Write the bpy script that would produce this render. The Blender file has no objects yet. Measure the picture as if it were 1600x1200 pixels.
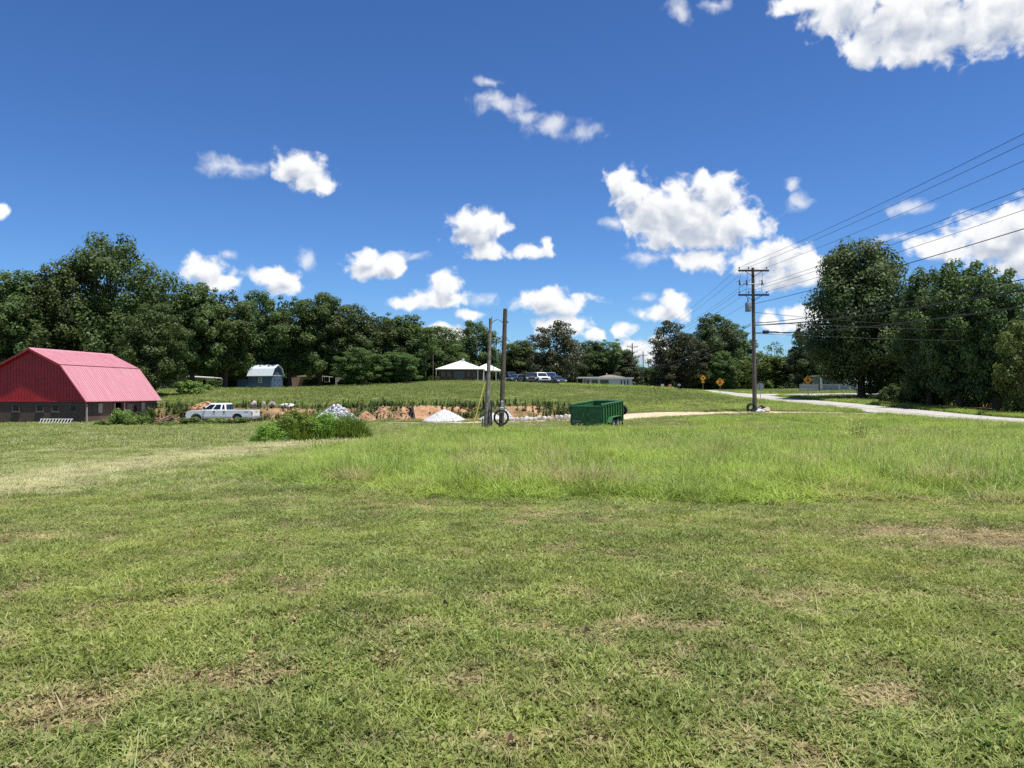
import bpy, math, random
import numpy as np
from mathutils import Vector, Matrix

# ------------------------------------------------------------------ camera, sky, sun, exposure
scn = bpy.context.scene
COL = scn.collection
EYE = 1.6
F = 1200.0
HORIZON = 615.0
cam_d = bpy.data.cameras.new('camera')
cam_d.sensor_width = 36.0
cam_d.lens = 27.0
cam_d.clip_start = 0.1
cam_d.clip_end = 6000.0
cam = bpy.data.objects.new('camera', cam_d)
cam.location = (0, 0, EYE)
cam.rotation_euler = (math.radians(90) + math.atan((HORIZON - 600) / F), 0, 0)
COL.objects.link(cam)
scn.camera = cam
vs = scn.view_settings
vs.view_transform = 'Standard'
vs.look = 'None'
vs.gamma = 1.0
vs.use_curve_mapping = False
vs.exposure = 0.55
scn.cycles.use_denoising = False
scn.cycles.max_bounces = 6
scn.cycles.diffuse_bounces = 3
scn.cycles.transparent_max_bounces = 6
scn.cycles.caustics_reflective = False
scn.cycles.caustics_refractive = False

SUN_EL = math.radians(74)
SUN_H = (0.90, -0.44)                        # horizontal direction towards the sun
_n = math.hypot(*SUN_H)
sdir = Vector((SUN_H[0] / _n * math.cos(SUN_EL), SUN_H[1] / _n * math.cos(SUN_EL), math.sin(SUN_EL)))
sun_d = bpy.data.lights.new('sun', 'SUN')
sun_d.energy = 5.0
sun_d.angle = math.radians(0.5)
sun_d.color = (1.0, 0.96, 0.89)
sun = bpy.data.objects.new('sun', sun_d)
sun.rotation_euler = sdir.to_track_quat('Z', 'Y').to_euler()
sun.location = (30, -20, 60)
COL.objects.link(sun)

world = bpy.data.worlds.new('World')
scn.world = world
world.use_nodes = True
world.cycles.sampling_method = 'MANUAL'
world.cycles.sample_map_resolution = 512
WT = world.node_tree
WT.nodes.clear()


ORD = ['first', 'second', 'third', 'fourth', 'fifth', 'sixth', 'seventh', 'eighth', 'ninth', 'tenth', 'eleventh', 'twelfth', 'thirteenth', 'fourteenth',
       'fifteenth', 'sixteenth', 'seventeenth', 'eighteenth', 'nineteenth', 'twentieth', 'twenty-first', 'twenty-second']


def px_dir(px, py):
    v = Vector(((px - 800) / F, 1.0, (HORIZON - py) / F)).normalized()
    return math.atan2(v.x, v.y), math.asin(v.z)


# cumulus banks of the sky: centre and half-size of each billow
CUMULUS = [
    (968, 284, 22, 22), (990, 305, 34, 32), (1020, 335, 46, 48), (1060, 328, 50, 46), (1098, 283, 24, 22), (1126, 300, 38, 36),
    (1090, 345, 72, 48), (1152, 354, 52, 34), (1045, 365, 58, 26), (1110, 368, 74, 22), (1105, 405, 52, 17),
    (1215, 400, 46, 32), (1188, 412, 40, 26), (1250, 412, 40, 28), (1235, 432, 64, 22), (1292, 424, 36, 24),
    (1565, 370, 92, 40), (1605, 398, 80, 40), (1480, 386, 62, 22), (1592, 345, 46, 30),
    (1430, 20, 130, 60), (1330, 10, 80, 46), (1362, 74, 48, 30), (1424, 74, 70, 28), (1570, 20, 140, 64), (1490, 55, 100, 34), (1270, -5, 60, 22),
    (745, 358, 42, 32), (728, 350, 28, 24), (776, 350, 22, 20), (762, 391, 38, 16),
    (836, 396, 28, 13), (853, 384, 11, 14),
    (585, 417, 44, 20), (574, 402, 22, 16), (612, 414, 24, 18),
    (695, 446, 24, 25), (690, 466, 42, 15), (640, 470, 32, 12), (735, 490, 26, 8),
    (860, 472, 62, 18), (855, 460, 34, 14), (700, 520, 40, 15), (880, 508, 46, 16), (930, 522, 20, 11), (972, 516, 24, 12),
    (1052, 478, 22, 24), (1040, 490, 44, 13), (1005, 548, 60, 22), (1205, 505, 20, 15), (1270, 500, 60, 22),
    (318, 424, 42, 22), (345, 442, 36, 14), (432, 432, 40, 18), (442, 448, 32, 14),
    (465, 260, 44, 27), (486, 284, 34, 18), (-5, 330, 16, 12),
]
WISPS = [
    (352, 258, 48, 15), (390, 262, 28, 16), (785, 158, 46, 14), (765, 150, 30, 12), (826, 182, 32, 12), (862, 194, 50, 17), (905, 208, 30, 13),
    (765, 126, 24, 9), (1240, 286, 13, 14), (1250, 314, 24, 13), (1420, 326, 46, 11), (1400, 372, 34, 9), (1012, 403, 32, 13),
    (480, 404, 22, 16), (750, 467, 28, 11), (1010, 465, 18, 9), (1002, 490, 20, 9), (1062, 12, 20, 18), (645, 400, 22, 9),
    (358, 400, 14, 8), (1120, 4, 30, 12), (960, 350, 20, 14),
]


def N(tree, kind, **kw):
    n = tree.nodes.new(kind)
    for k, v in kw.items():
        setattr(n, k, v)
    return n


def math_node(tree, op, a, b=None, c=None, clamp=False):
    n = N(tree, 'ShaderNodeMath', operation=op, use_clamp=clamp)
    for i, v in enumerate((a, b, c)):
        if v is None:
            continue
        if isinstance(v, (int, float)):
            n.inputs[i].default_value = v
        else:
            tree.links.new(v, n.inputs[i])
    return n.outputs[0]


def field_group(name, lobes):
    g = bpy.data.node_groups.new(name, 'ShaderNodeTree')
    g.interface.new_socket('p', in_out='INPUT', socket_type='NodeSocketVector')
    g.interface.new_socket('f', in_out='OUTPUT', socket_type='NodeSocketFloat')
    gi = g.nodes.new('NodeGroupInput')
    go = g.nodes.new('NodeGroupOutput')
    cur = None
    for (x, y, rx, ry) in lobes:
        rx, ry = rx * 1.1, ry * 1.1
        a, e = px_dir(x, y)
        a2, _ = px_dir(x + rx, y)
        _, e2 = px_dir(x, y - ry)
        m = N(g, 'ShaderNodeVectorMath', operation='MULTIPLY_ADD')
        sx, sy = 1 / (a2 - a), 1 / (e2 - e)
        g.links.new(gi.outputs[0], m.inputs[0])
        m.inputs[1].default_value = (sx, sy, 0)
        m.inputs[2].default_value = (-a * sx, -e * sy, 0)
        l = N(g, 'ShaderNodeVectorMath', operation='LENGTH')
        g.links.new(m.outputs[0], l.inputs[0])
        v = l.outputs['Value']
        cur = v if cur is None else math_node(g, 'SMOOTH_MIN', cur, v, 0.22)
    out = math_node(g, 'SUBTRACT', 1.0, cur)
    g.links.new(out, go.inputs[0])
    return g


def build_world():
    t = WT
    L = t.links
    tc = N(t, 'ShaderNodeTexCoord')
    sky = N(t, 'ShaderNodeTexSky', sky_type='NISHITA')
    sky.sun_disc = False
    sky.sun_elevation = SUN_EL
    sky.sun_rotation = math.atan2(sdir.x, sdir.y)
    sky.altitude = 300
    sky.air_density = 1.0
    sky.dust_density = 0.25
    sky.ozone_density = 3.0
    sep = N(t, 'ShaderNodeSeparateXYZ')
    L.new(tc.outputs['Generated'], sep.inputs[0])
    az = math_node(t, 'ARCTAN2', sep.outputs[0], sep.outputs[1])
    el = math_node(t, 'ARCSINE', sep.outputs[2])
    p = N(t, 'ShaderNodeCombineXYZ')
    L.new(az, p.inputs[0])
    L.new(el, p.inputs[1])

    def noise(vec, scale, detail, rough):
        n = N(t, 'ShaderNodeTexNoise', noise_dimensions='3D')
        n.inputs['Scale'].default_value = scale
        n.inputs['Detail'].default_value = detail
        n.inputs['Roughness'].default_value = rough
        L.new(vec, n.inputs['Vector'])
        return n
    # billow relief on the edge of the clouds
    warp = noise(p.outputs[0], 34.0, 2.0, 0.5)
    ws = N(t, 'ShaderNodeVectorMath', operation='SUBTRACT')
    L.new(warp.outputs['Color'], ws.inputs[0])
    ws.inputs[1].default_value = (0.5, 0.5, 0.5)
    wv = N(t, 'ShaderNodeVectorMath', operation='MULTIPLY_ADD')
    L.new(ws.outputs[0], wv.inputs[0])
    wv.inputs[1].default_value = (0.022, 0.016, 0)
    L.new(p.outputs[0], wv.inputs[2])
    fine = noise(wv.outputs[0], 44.0, 6.0, 0.54)
    upv = N(t, 'ShaderNodeVectorMath', operation='ADD')
    L.new(wv.outputs[0], upv.inputs[0])
    upv.inputs[1].default_value = (0.004, 0.0065, 0)
    fine_up = noise(upv.outputs[0], 42.0, 3.0, 0.48)
    gc = field_group('cumulus_field', CUMULUS)
    gw = field_group('wisp_field', WISPS)

    def field(group, vec):
        n = N(t, 'ShaderNodeGroup')
        n.node_tree = group
        L.new(vec, n.inputs[0])
        return n.outputs[0]
    fc = field(gc, wv.outputs[0])
    up2 = N(t, 'ShaderNodeVectorMath', operation='ADD')
    L.new(wv.outputs[0], up2.inputs[0])
    up2.inputs[1].default_value = (0.006, 0.016, 0)
    fcu = field(gc, up2.outputs[0])
    fw = field(gw, wv.outputs[0])

    # the same kind of sky goes on all round, outside the frame
    far = noise(tc.outputs['Generated'], 5.5, 5.0, 0.55)
    fm = N(t, 'ShaderNodeMapRange')
    L.new(math_node(t, 'ABSOLUTE', az), fm.inputs[0])
    fm.inputs[1].default_value = 0.64
    fm.inputs[2].default_value = 0.80
    em = N(t, 'ShaderNodeMapRange')
    L.new(el, em.inputs[0])
    em.inputs[1].default_value = 0.52
    em.inputs[2].default_value = 0.62
    side = math_node(t, 'MAXIMUM', fm.outputs[0], em.outputs[0])
    farf = math_node(t, 'MULTIPLY_ADD', far.outputs[0], 5.0, -2.95)
    farf = math_node(t, 'MULTIPLY_ADD', side, math_node(t, 'ADD', farf, 3.0), -3.0)
    fall = math_node(t, 'MAXIMUM', fc, farf)

    nz = math_node(t, 'SUBTRACT', fine.outputs[0], 0.5)
    d = math_node(t, 'MULTIPLY_ADD', nz, math_node(t, 'MULTIPLY_ADD', side, -1.0, 1.95), fall)
    dc = N(t, 'ShaderNodeMapRange', interpolation_type='SMOOTHSTEP')
    L.new(d, dc.inputs[0])
    dc.inputs[1].default_value = -0.12
    dc.inputs[2].default_value = 0.46
    dw_ = math_node(t, 'MULTIPLY_ADD', nz, 2.6, fw)
    dw = N(t, 'ShaderNodeMapRange', interpolation_type='SMOOTHSTEP')
    L.new(dw_, dw.inputs[0])
    dw.inputs[1].default_value = -0.15
    dw.inputs[2].default_value = 1.25
    dw.inputs[4].default_value = 0.72
    alpha = math_node(t, 'MAXIMUM', dc.outputs[0], dw.outputs[0], clamp=True)
    # light from above: thick cloud overhead greys the billow
    dn = math_node(t, 'SUBTRACT', fine_up.outputs[0], fine.outputs[0])
    thick = math_node(t, 'MULTIPLY_ADD', dn, 1.6, math_node(t, 'MULTIPLY_ADD', nz, 0.5, fcu))
    lit = N(t, 'ShaderNodeMapRange', interpolation_type='SMOOTHSTEP')
    L.new(thick, lit.inputs[0])
    lit.inputs[1].default_value = 1.15
    lit.inputs[2].default_value = 0.1
    ccol = N(t, 'ShaderNodeMix', data_type='RGBA')
    L.new(lit.outputs[0], ccol.inputs[0])
    ccol.inputs[6].default_value = (0.50, 0.56, 0.67, 1)
    ccol.inputs[7].default_value = (0.98, 0.99, 1.0, 1)
    gm = N(t, 'ShaderNodeGamma')
    gm.inputs[1].default_value = 1.25
    L.new(sky.outputs[0], gm.inputs[0])
    tint = N(t, 'ShaderNodeMix', data_type='RGBA', blend_type='MULTIPLY')
    tint.inputs[0].default_value = 1.0
    L.new(gm.outputs[0], tint.inputs[6])
    tint.inputs[7].default_value = (0.50, 0.70, 0.94, 1)
    b1 = N(t, 'ShaderNodeBackground')
    L.new(tint.outputs[2], b1.inputs[0])
    b1.inputs[1].default_value = SKY
    b2 = N(t, 'ShaderNodeBackground')
    L.new(ccol.outputs[2], b2.inputs[0])
    b2.inputs[1].default_value = 0.69
    mx = N(t, 'ShaderNodeMixShader')
    L.new(alpha, mx.inputs[0])
    L.new(b1.outputs[0], mx.inputs[1])
    L.new(b2.outputs[0], mx.inputs[2])
    out = N(t, 'ShaderNodeOutputWorld')
    L.new(mx.outputs[0], out.inputs[0])


SKY = 0.064
build_world()

# ------------------------------------------------------------------ helpers
RNG = np.random.default_rng(7)
R = random.Random(11)


def tag(o, label, cat, group=None, kind=None):
    if label:
        o['label'] = label
    if cat:
        o['category'] = cat
    if group:
        o['group'] = group
    if kind:
        o['kind'] = kind
    return o


def thing(name, label, cat, loc=(0, 0, 0), rz=0.0, group=None):
    o = bpy.data.objects.new(name, None)
    o.empty_display_size = 0.3
    o.location = loc
    o.rotation_euler = (0, 0, rz)
    COL.objects.link(o)
    return tag(o, label, cat, group)


def link(name, me, mat, parent=None):
    o = bpy.data.objects.new(name, me)
    if mat is not None:
        me.materials.clear()
        me.materials.append(mat)
    COL.objects.link(o)
    if parent is not None:
        o.parent = parent
    return o


class MB:
    def __init__(s):
        s.v = []
        s.f = []

    def add(s, vs_, fs):
        b = len(s.v)
        s.v += [tuple(v) for v in vs_]
        s.f += [tuple(i + b for i in f) for f in fs]
        return s

    def box(s, x0, x1, y0, y1, z0, z1):
        return s.hexa([(x0, y0, z0), (x1, y0, z0), (x1, y1, z0), (x0, y1, z0), (x0, y0, z1), (x1, y0, z1), (x1, y1, z1), (x0, y1, z1)])

    def hexa(s, p):
        return s.add(p, [(0, 3, 2, 1), (4, 5, 6, 7), (0, 1, 5, 4), (1, 2, 6, 5), (2, 3, 7, 6), (3, 0, 4, 7)])

    def bbox(s, x0, x1, y0, y1, z0, z1, b=0.02):
        """box with chamfered top and side edges"""
        p = [(x0, y0), (x1, y0), (x1, y1), (x0, y1)]
        q = [(x0 + b, y0), (x1 - b, y0), (x1, y0 + b), (x1, y1 - b), (x1 - b, y1), (x0 + b, y1), (x0, y1 - b), (x0, y0 + b)]
        cx, cy = (x0 + x1) / 2, (y0 + y1) / 2

        def ring(z, k):
            return [(x + (b if x < cx else -b) * k, y + (b if y < cy else -b) * k, z) for x, y in q]
        vs_ = ring(z0, 1) + ring(z0 + b, 0) + ring(z1 - b, 0) + ring(z1, 1)
        fs = [tuple(reversed(range(8))), tuple(range(24, 32))]
        for k in range(3):
            for i in range(8):
                j = (i + 1) % 8
                fs.append((k * 8 + i, k * 8 + j, k * 8 + 8 + j, k * 8 + 8 + i))
        return s.add(vs_, fs)

    def tube(s, path, rad, n=8, cap=True):
        path = [Vector(p) for p in path]
        if not hasattr(rad, '__len__'):
            rad = [rad] * len(path)
        vs_, fs = [], []
        prev = None
        for i, p in enumerate(path):
            d = (path[min(i + 1, len(path) - 1)] - path[max(i - 1, 0)]).normalized()
            if prev is None:
                a = d.orthogonal().normalized()
            else:
                a = (prev - d * prev.dot(d))
                a = a.normalized() if a.length > 1e-6 else d.orthogonal().normalized()
            prev = a
            b = d.cross(a)
            for k in range(n):
                t = 2 * math.pi * k / n
                vs_.append(p + (a * math.cos(t) + b * math.sin(t)) * rad[i])
        for i in range(len(path) - 1):
            for k in range(n):
                j = (k + 1) % n
                fs.append((i * n + k, i * n + j, (i + 1) * n + j, (i + 1) * n + k))
        if cap:
            fs.append(tuple(reversed(range(n))))
            fs.append(tuple(range((len(path) - 1) * n, len(path) * n)))
        return s.add(vs_, fs)

    def prism(s, poly, y0, y1):
        """polygon in x,z pushed from y0 to y1"""
        n = len(poly)
        vs_ = [(x, y0, z) for x, z in poly] + [(x, y1, z) for x, z in poly]
        fs = [tuple(range(n)), tuple(reversed(range(n, 2 * n)))]
        for i in range(n):
            j = (i + 1) % n
            fs.append((i, i + n, j + n, j))
        return s.add(vs_, fs)

    def loft(s, rings, cap=True):
        n = len(rings[0])
        vs_ = [p for r in rings for p in r]
        fs = []
        for k in range(len(rings) - 1):
            for i in range(n):
                j = (i + 1) % n
                fs.append((k * n + i, k * n + j, (k + 1) * n + j, (k + 1) * n + i))
        if cap:
            fs.append(tuple(reversed(range(n))))
            fs.append(tuple(range((len(rings) - 1) * n, len(rings) * n)))
        return s.add(vs_, fs)

    def build(s, name, mat, parent=None, smooth=False):
        me = bpy.data.meshes.new(name)
        me.from_pydata(s.v, [], s.f)
        me.validate()
        import bmesh
        bm = bmesh.new()
        bm.from_mesh(me)
        bmesh.ops.recalc_face_normals(bm, faces=bm.faces)
        bm.to_mesh(me)
        bm.free()
        if smooth:
            me.polygons.foreach_set('use_smooth', [True] * len(me.polygons))
            try:
                me.set_sharp_from_angle(angle=math.radians(40))
            except Exception:
                pass
        return link(name, me, mat, parent)


def copy_tree(o, parent=None):
    c = o.copy()
    COL.objects.link(c)
    c.parent = parent
    for ch in o.children:
        copy_tree(ch, c)
    return c


MATS = {}


def mat(name, col, rough=0.7, metal=0.0, var=0.15, scale=6.0, bump=0.0, spec=0.4, col2=None, detail=5.0, stretch=None, coat=0.0):
    if name in MATS:
        return MATS[name]
    m = bpy.data.materials.new(name)
    m.use_nodes = True
    t = m.node_tree
    b = t.nodes['Principled BSDF']
    b.inputs['Roughness'].default_value = rough
    b.inputs['Metallic'].default_value = metal
    b.inputs['Specular IOR Level'].default_value = spec
    b.inputs['Coat Weight'].default_value = coat
    if var > 0 or col2:
        tc = N(t, 'ShaderNodeTexCoord')
        nz = N(t, 'ShaderNodeTexNoise')
        nz.inputs['Scale'].default_value = scale
        nz.inputs['Detail'].default_value = detail
        nz.inputs['Roughness'].default_value = 0.65
        if stretch:
            mp = N(t, 'ShaderNodeMapping')
            mp.inputs['Scale'].default_value = stretch
            t.links.new(tc.outputs['Object'], mp.inputs['Vector'])
            t.links.new(mp.outputs[0], nz.inputs['Vector'])
        else:
            t.links.new(tc.outputs['Object'], nz.inputs['Vector'])
        mx = N(t, 'ShaderNodeMix', data_type='RGBA')
        mr = N(t, 'ShaderNodeMapRange')
        mr.inputs[1].default_value = 0.3
        mr.inputs[2].default_value = 0.7
        t.links.new(nz.outputs[0], mr.inputs[0])
        t.links.new(mr.outputs[0], mx.inputs[0])
        c2 = col2 if col2 else tuple(c * (1 + var) for c in col)
        c1 = col if col2 else tuple(c * (1 - var) for c in col)
        mx.inputs[6].default_value = (*c1, 1)
        mx.inputs[7].default_value = (*c2, 1)
        t.links.new(mx.outputs[2], b.inputs['Base Color'])
        if bump > 0:
            bp = N(t, 'ShaderNodeBump')
            bp.inputs['Strength'].default_value = bump
            bp.inputs['Distance'].default_value = 0.02
            t.links.new(nz.outputs[0], bp.inputs['Height'])
            t.links.new(bp.outputs[0], b.inputs['Normal'])
    else:
        b.inputs['Base Color'].default_value = (*col, 1)
    MATS[name] = m
    return m


def foliage_mat(name, dark, light, warm, transl=0.35, instancer=False, gloss=0.25, wscale=0.35, amount=1.0, drycol=(.50, .435, .21)):
    """leaf material: tint varies leaf by leaf, with slow change of tone from place to place"""
    m = bpy.data.materials.new(name)
    m.use_nodes = True
    t = m.node_tree
    t.nodes.clear()
    L = t.links
    at = N(t, 'ShaderNodeAttribute', attribute_name='tint')
    geo = N(t, 'ShaderNodeNewGeometry')
    nz = N(t, 'ShaderNodeTexNoise')
    nz.inputs['Scale'].default_value = wscale
    nz.inputs['Detail'].default_value = 3.0
    L.new(geo.outputs['Position'], nz.inputs['Vector'])
    mx = N(t, 'ShaderNodeMix', data_type='RGBA')
    mx.inputs[6].default_value = (*dark, 1)
    mx.inputs[7].default_value = (*light, 1)
    L.new(at.outputs['Fac'], mx.inputs[0])
    mr = N(t, 'ShaderNodeMapRange')
    mr.inputs[1].default_value = 0.42
    mr.inputs[2].default_value = 0.68
    mr.inputs[4].default_value = amount
    L.new(nz.outputs[0], mr.inputs[0])
    m2 = N(t, 'ShaderNodeMix', data_type='RGBA')
    L.new(mx.outputs[2], m2.inputs[6])
    m2.inputs[7].default_value = (*warm, 1)
    if instancer:
        dr = N(t, 'ShaderNodeAttribute', attribute_name='dry', attribute_type='INSTANCER')
        # dry straw wins where the patch is dry, blade by blade
        ad = math_node(t, 'MULTIPLY_ADD', at.outputs['Fac'], 0.9, -0.9)
        ad = math_node(t, 'MULTIPLY_ADD', dr.outputs['Fac'], 1.9, ad, clamp=True)
        L.new(math_node(t, 'MULTIPLY', mr.outputs[0], 0.5), m2.inputs[0])
        m3 = N(t, 'ShaderNodeMix', data_type='RGBA')
        L.new(ad, m3.inputs[0])
        L.new(m2.outputs[2], m3.inputs[6])
        m3.inputs[7].default_value = (*drycol, 1)
        n2 = N(t, 'ShaderNodeTexNoise')
        n2.inputs['Scale'].default_value = 1.3
        n2.inputs['Detail'].default_value = 5.0
        n2.inputs['Roughness'].default_value = .65
        L.new(geo.outputs['Position'], n2.inputs['Vector'])
        hv = N(t, 'ShaderNodeHueSaturation')
        L.new(math_node(t, 'MULTIPLY_ADD', n2.outputs[0], 1.7, .24), hv.inputs['Value'])
        L.new(m3.outputs[2], hv.inputs['Color'])
        col = hv.outputs[0]
    else:
        ri = N(t, 'ShaderNodeObjectInfo')
        hs = N(t, 'ShaderNodeHueSaturation')
        L.new(math_node(t, 'MULTIPLY_ADD', ri.outputs['Random'], 0.035, 0.485), hs.inputs['Hue'])
        L.new(math_node(t, 'MULTIPLY_ADD', ri.outputs['Random'], 0.5, 0.78), hs.inputs['Value'])
        L.new(math_node(t, 'MULTIPLY', mr.outputs[0], 0.5), m2.inputs[0])
        L.new(m2.outputs[2], hs.inputs['Color'])
        col = hs.outputs[0]
    df = N(t, 'ShaderNodeBsdfPrincipled')
    df.inputs['Roughness'].default_value = 0.5
    df.inputs['Specular IOR Level'].default_value = gloss
    L.new(col, df.inputs['Base Color'])
    tr = N(t, 'ShaderNodeBsdfTranslucent')
    L.new(col, tr.inputs[0])
    ms = N(t, 'ShaderNodeMixShader')
    ms.inputs[0].default_value = transl
    L.new(df.outputs[0], ms.inputs[1])
    L.new(tr.outputs[0], ms.inputs[2])
    o = N(t, 'ShaderNodeOutputMaterial')
    L.new(ms.outputs[0], o.inputs[0])
    MATS[name] = m
    return m


def vnoise(x, y, scale, seed=0, octaves=3):
    """2-D value noise, 0..1"""
    x = np.asarray(x, float) / scale
    y = np.asarray(y, float) / scale
    out = np.zeros_like(x)
    amp, tot = 1.0, 0.0
    for o in range(octaves):
        xi, yi = np.floor(x).astype(np.int64), np.floor(y).astype(np.int64)
        xf, yf = x - xi, y - yi
        xf, yf = xf * xf * (3 - 2 * xf), yf * yf * (3 - 2 * yf)

        def h(a, b):
            n = (a * 374761393 + b * 668265263 + (seed + o) * 1442695041) & 0xFFFFFFFF
            n = ((n ^ (n >> 13)) * 1274126177) & 0xFFFFFFFF
            return ((n ^ (n >> 16)) & 0xFFFF) / 65535.0
        v = (h(xi, yi) * (1 - xf) + h(xi + 1, yi) * xf) * (1 - yf) + (h(xi, yi + 1) * (1 - xf) + h(xi + 1, yi + 1) * xf) * yf
        out += v * amp
        tot += amp
        amp *= 0.5
        x, y = x * 2.03 + 17.1, y * 2.03 + 9.7
    return out / tot


def sstep(a, b, x):
    t = np.clip((np.asarray(x, float) - a) / (b - a), 0, 1)
    return t * t * (3 - 2 * t)


# ------------------------------------------------------------------ terrain
CP = np.array([
    (0, 0, 0), (-6, 4, 0), (6, 4, .0), (0, 10, 0), (8, 11, 0), (-6, 11, -.05), (0, -25, .2), (-40, -25, -.4), (40, -25, -.1), (-18, 5, -.35), (20, 5, -.1),
    (33, 15, -.35), (33, 30, -.32), (33, 45, -.24), (33, 56, -.2), (33, 67, .05), (33, 82, .48), (33, 103, 1.03), (33, 127, 1.72), (33, 156, 2.3), (33, 210, 2.6),
    (16, 30, -.35), (15, 42, -.45), (6, 52, -.78), (-1.5, 48, -.68), (20, 65, .14), (12, 64, -.35), (25, 52, -.3), (-2, 25, -.25), (5, 30, -.4),
    (-10, 18, -.28), (-20, 30, -.72), (-14, 35, -.62), (-30, 50, -.9), (-39, 68, -.95), (-27, 74, -1.0), (-48, 72, -.95), (-20, 66, -.95),
    (-18, 72, -.95), (-7, 71, -.9), (0, 70, -.82), (6, 70, -.6),
    (-48, 86, .5), (-28, 83, .3), (-10, 83, .42), (0, 84, .5), (8, 83, .45), (15, 80, .5), (24, 90, .85),
    (-38.5, 118, 2.35), (-55, 112, 2.2), (-70, 100, 1.2), (-9, 138, 3.8), (-25, 128, 3.0), (-12, 125, 3.4), (0, 125, 3.35), (8, 125, 3.0), (16, 125, 2.65), (22, 125, 2.45), (26, 122, 2.2),
    (12, 148, 3.0), (18, 166, 2.3), (24, 170, 2.3), (10, 168, 2.6), (0, 160, 3.7), (-20, 160, 3.6), (-50, 150, 2.6), (-80, 130, 1.8), (48, 85, .75), (48, 110, 1.35), (55, 60, .0), (48, 140, 2.3), (60, 30, -.3), (80, 100, 1.0),
    (0, 230, 3.2), (-100, 220, 2.2), (100, 220, 2.4), (-100, 60, -.6), (-80, 10, -.8), (100, 20, -.3), (38.5, 20, -.34), (38.5, 56, -.2), (38.5, 82, .5), (38.5, 127, 1.75),
], float)


def _tps_fit(P):
    n = len(P)
    d = np.hypot(P[:, None, 0] - P[None, :, 0], P[:, None, 1] - P[None, :, 1])
    K = np.where(d > 0, d * d * np.log(d + 1e-9), 0) + np.eye(n) * 6.0
    A = np.zeros((n + 3, n + 3))
    A[:n, :n] = K
    A[:n, n] = 1
    A[:n, n + 1:] = P[:, :2]
    A[n:, :n] = A[:n, n:].T
    b = np.zeros(n + 3)
    b[:n] = P[:, 2]
    return np.linalg.solve(A, b)


_W = _tps_fit(CP)


def bank_mask(x):
    return sstep(-62, -50, x) * (1 - sstep(7, 14, x))


def ground(x, y):
    x = np.atleast_1d(np.asarray(x, float))
    y = np.atleast_1d(np.asarray(y, float))
    xc, yc = np.clip(x, -110, 110), np.clip(y, -30, 235)
    wob = 1.6 * (vnoise(x, y * 0 + 3, 7.0, 5) - .5)
    yw = np.interp(yc - wob, [-1000, 68, 76.2, 77.6, 86, 1000], [-1000, 68, 71.5, 81.5, 86, 1000])
    m = bank_mask(x)
    yc = yc * (1 - m) + yw * m
    z = np.full(x.shape, _W[-3]) + _W[-2] * xc + _W[-1] * yc
    for i in range(len(CP)):
        d2 = (xc - CP[i, 0]) ** 2 + (yc - CP[i, 1]) ** 2
        z = z + _W[i] * 0.5 * d2 * np.log(d2 + 1e-12)
    far = sstep(170, 235, np.maximum(np.abs(x) * 1.9, y))
    z = z * (1 - far) + 2.5 * far
    rough = 0.05 * (vnoise(x, y, 1.1, 2) - .5) + 0.12 * (vnoise(x, y, 5.0, 3) - .5) * sstep(6, 14, np.hypot(x, y))
    soil = m * sstep(68, 72, y) * (1 - sstep(79, 82, y))
    rough = rough + soil * 0.35 * (vnoise(x, y, 2.2, 8, 4) - .5)
    road = 1 - sstep(3.6, 5.5, np.abs(x - 33.5))
    return z + rough * (1 - road) - 0.03 * road


def gz(x, y):
    return float(ground(x, y)[0])


def at(px, d, dz=0.0):
    x = (px - 800) / F * d
    return Vector((x, d, gz(x, d) + dz))


def zat(py, d):
    return EYE + (HORIZON - py) / F * d


def proj(x, y, z):
    return 800 + F * x / np.maximum(y, .1), HORIZON - F * (z - EYE) / np.maximum(y, .1)


# dryness / soil of the ground, as places in the field
PATCH = [  # x, y, rx, ry, strength: bare or scalped spots in the mown grass
    (5.4, 8.3, 1.7, .8, 1.7), (4.4, 8.7, 1.0, .5, .9), (1.15, 5.2, .55, .22, 1.2), (2.35, 6.0, .8, .28, 1.25), (1.75, 5.9, .35, .2, .5), (-1.3, 4.35, .5, .25, .7), (-1.9, 4.0, .4, .3, .6),
    (-.25, 4.3, .5, .2, .45), (.9, 4.2, .7, .25, .55), (1.6, 3.7, .5, .25, .4), (-.1, 3.45, .5, .16, .9), (.4, 3.6, .4, .2, .5), (-2.4, 3.8, .5, .3, .6), (3.2, 10.2, 1.6, .35, .5), (1.5, 9.4, 1.2, .3, .45), (-4.7, 8.6, 1.4, .35, .75), (-5.4, 6.6, .7, .25, .45), (-8.2, 11.5, 1.6, .5, .6),
    (2.9, 4.6, .3, .2, .5), (-.5, 7.4, .5, .25, .4), (-3.0, 5.2, .5, .2, .35), (1.1, 7.6, 1.0, .3, .4),
    (-19.0, 33, 1.2, 1.0, .9), (-15.5, 32.5, 1.5, .9, .9), (-17.5, 29.5, 2.0, .8, .8), (-14.6, 28.6, 1.6, .7, .6), (-22, 40, 3.0, 1.6, .5), (-15, 44, 3.0, 1.5, .5), (-9, 52, 4, 1.5, .5),
]


def line_y(px, xs, ys):
    return np.interp(px, xs, ys)


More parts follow.
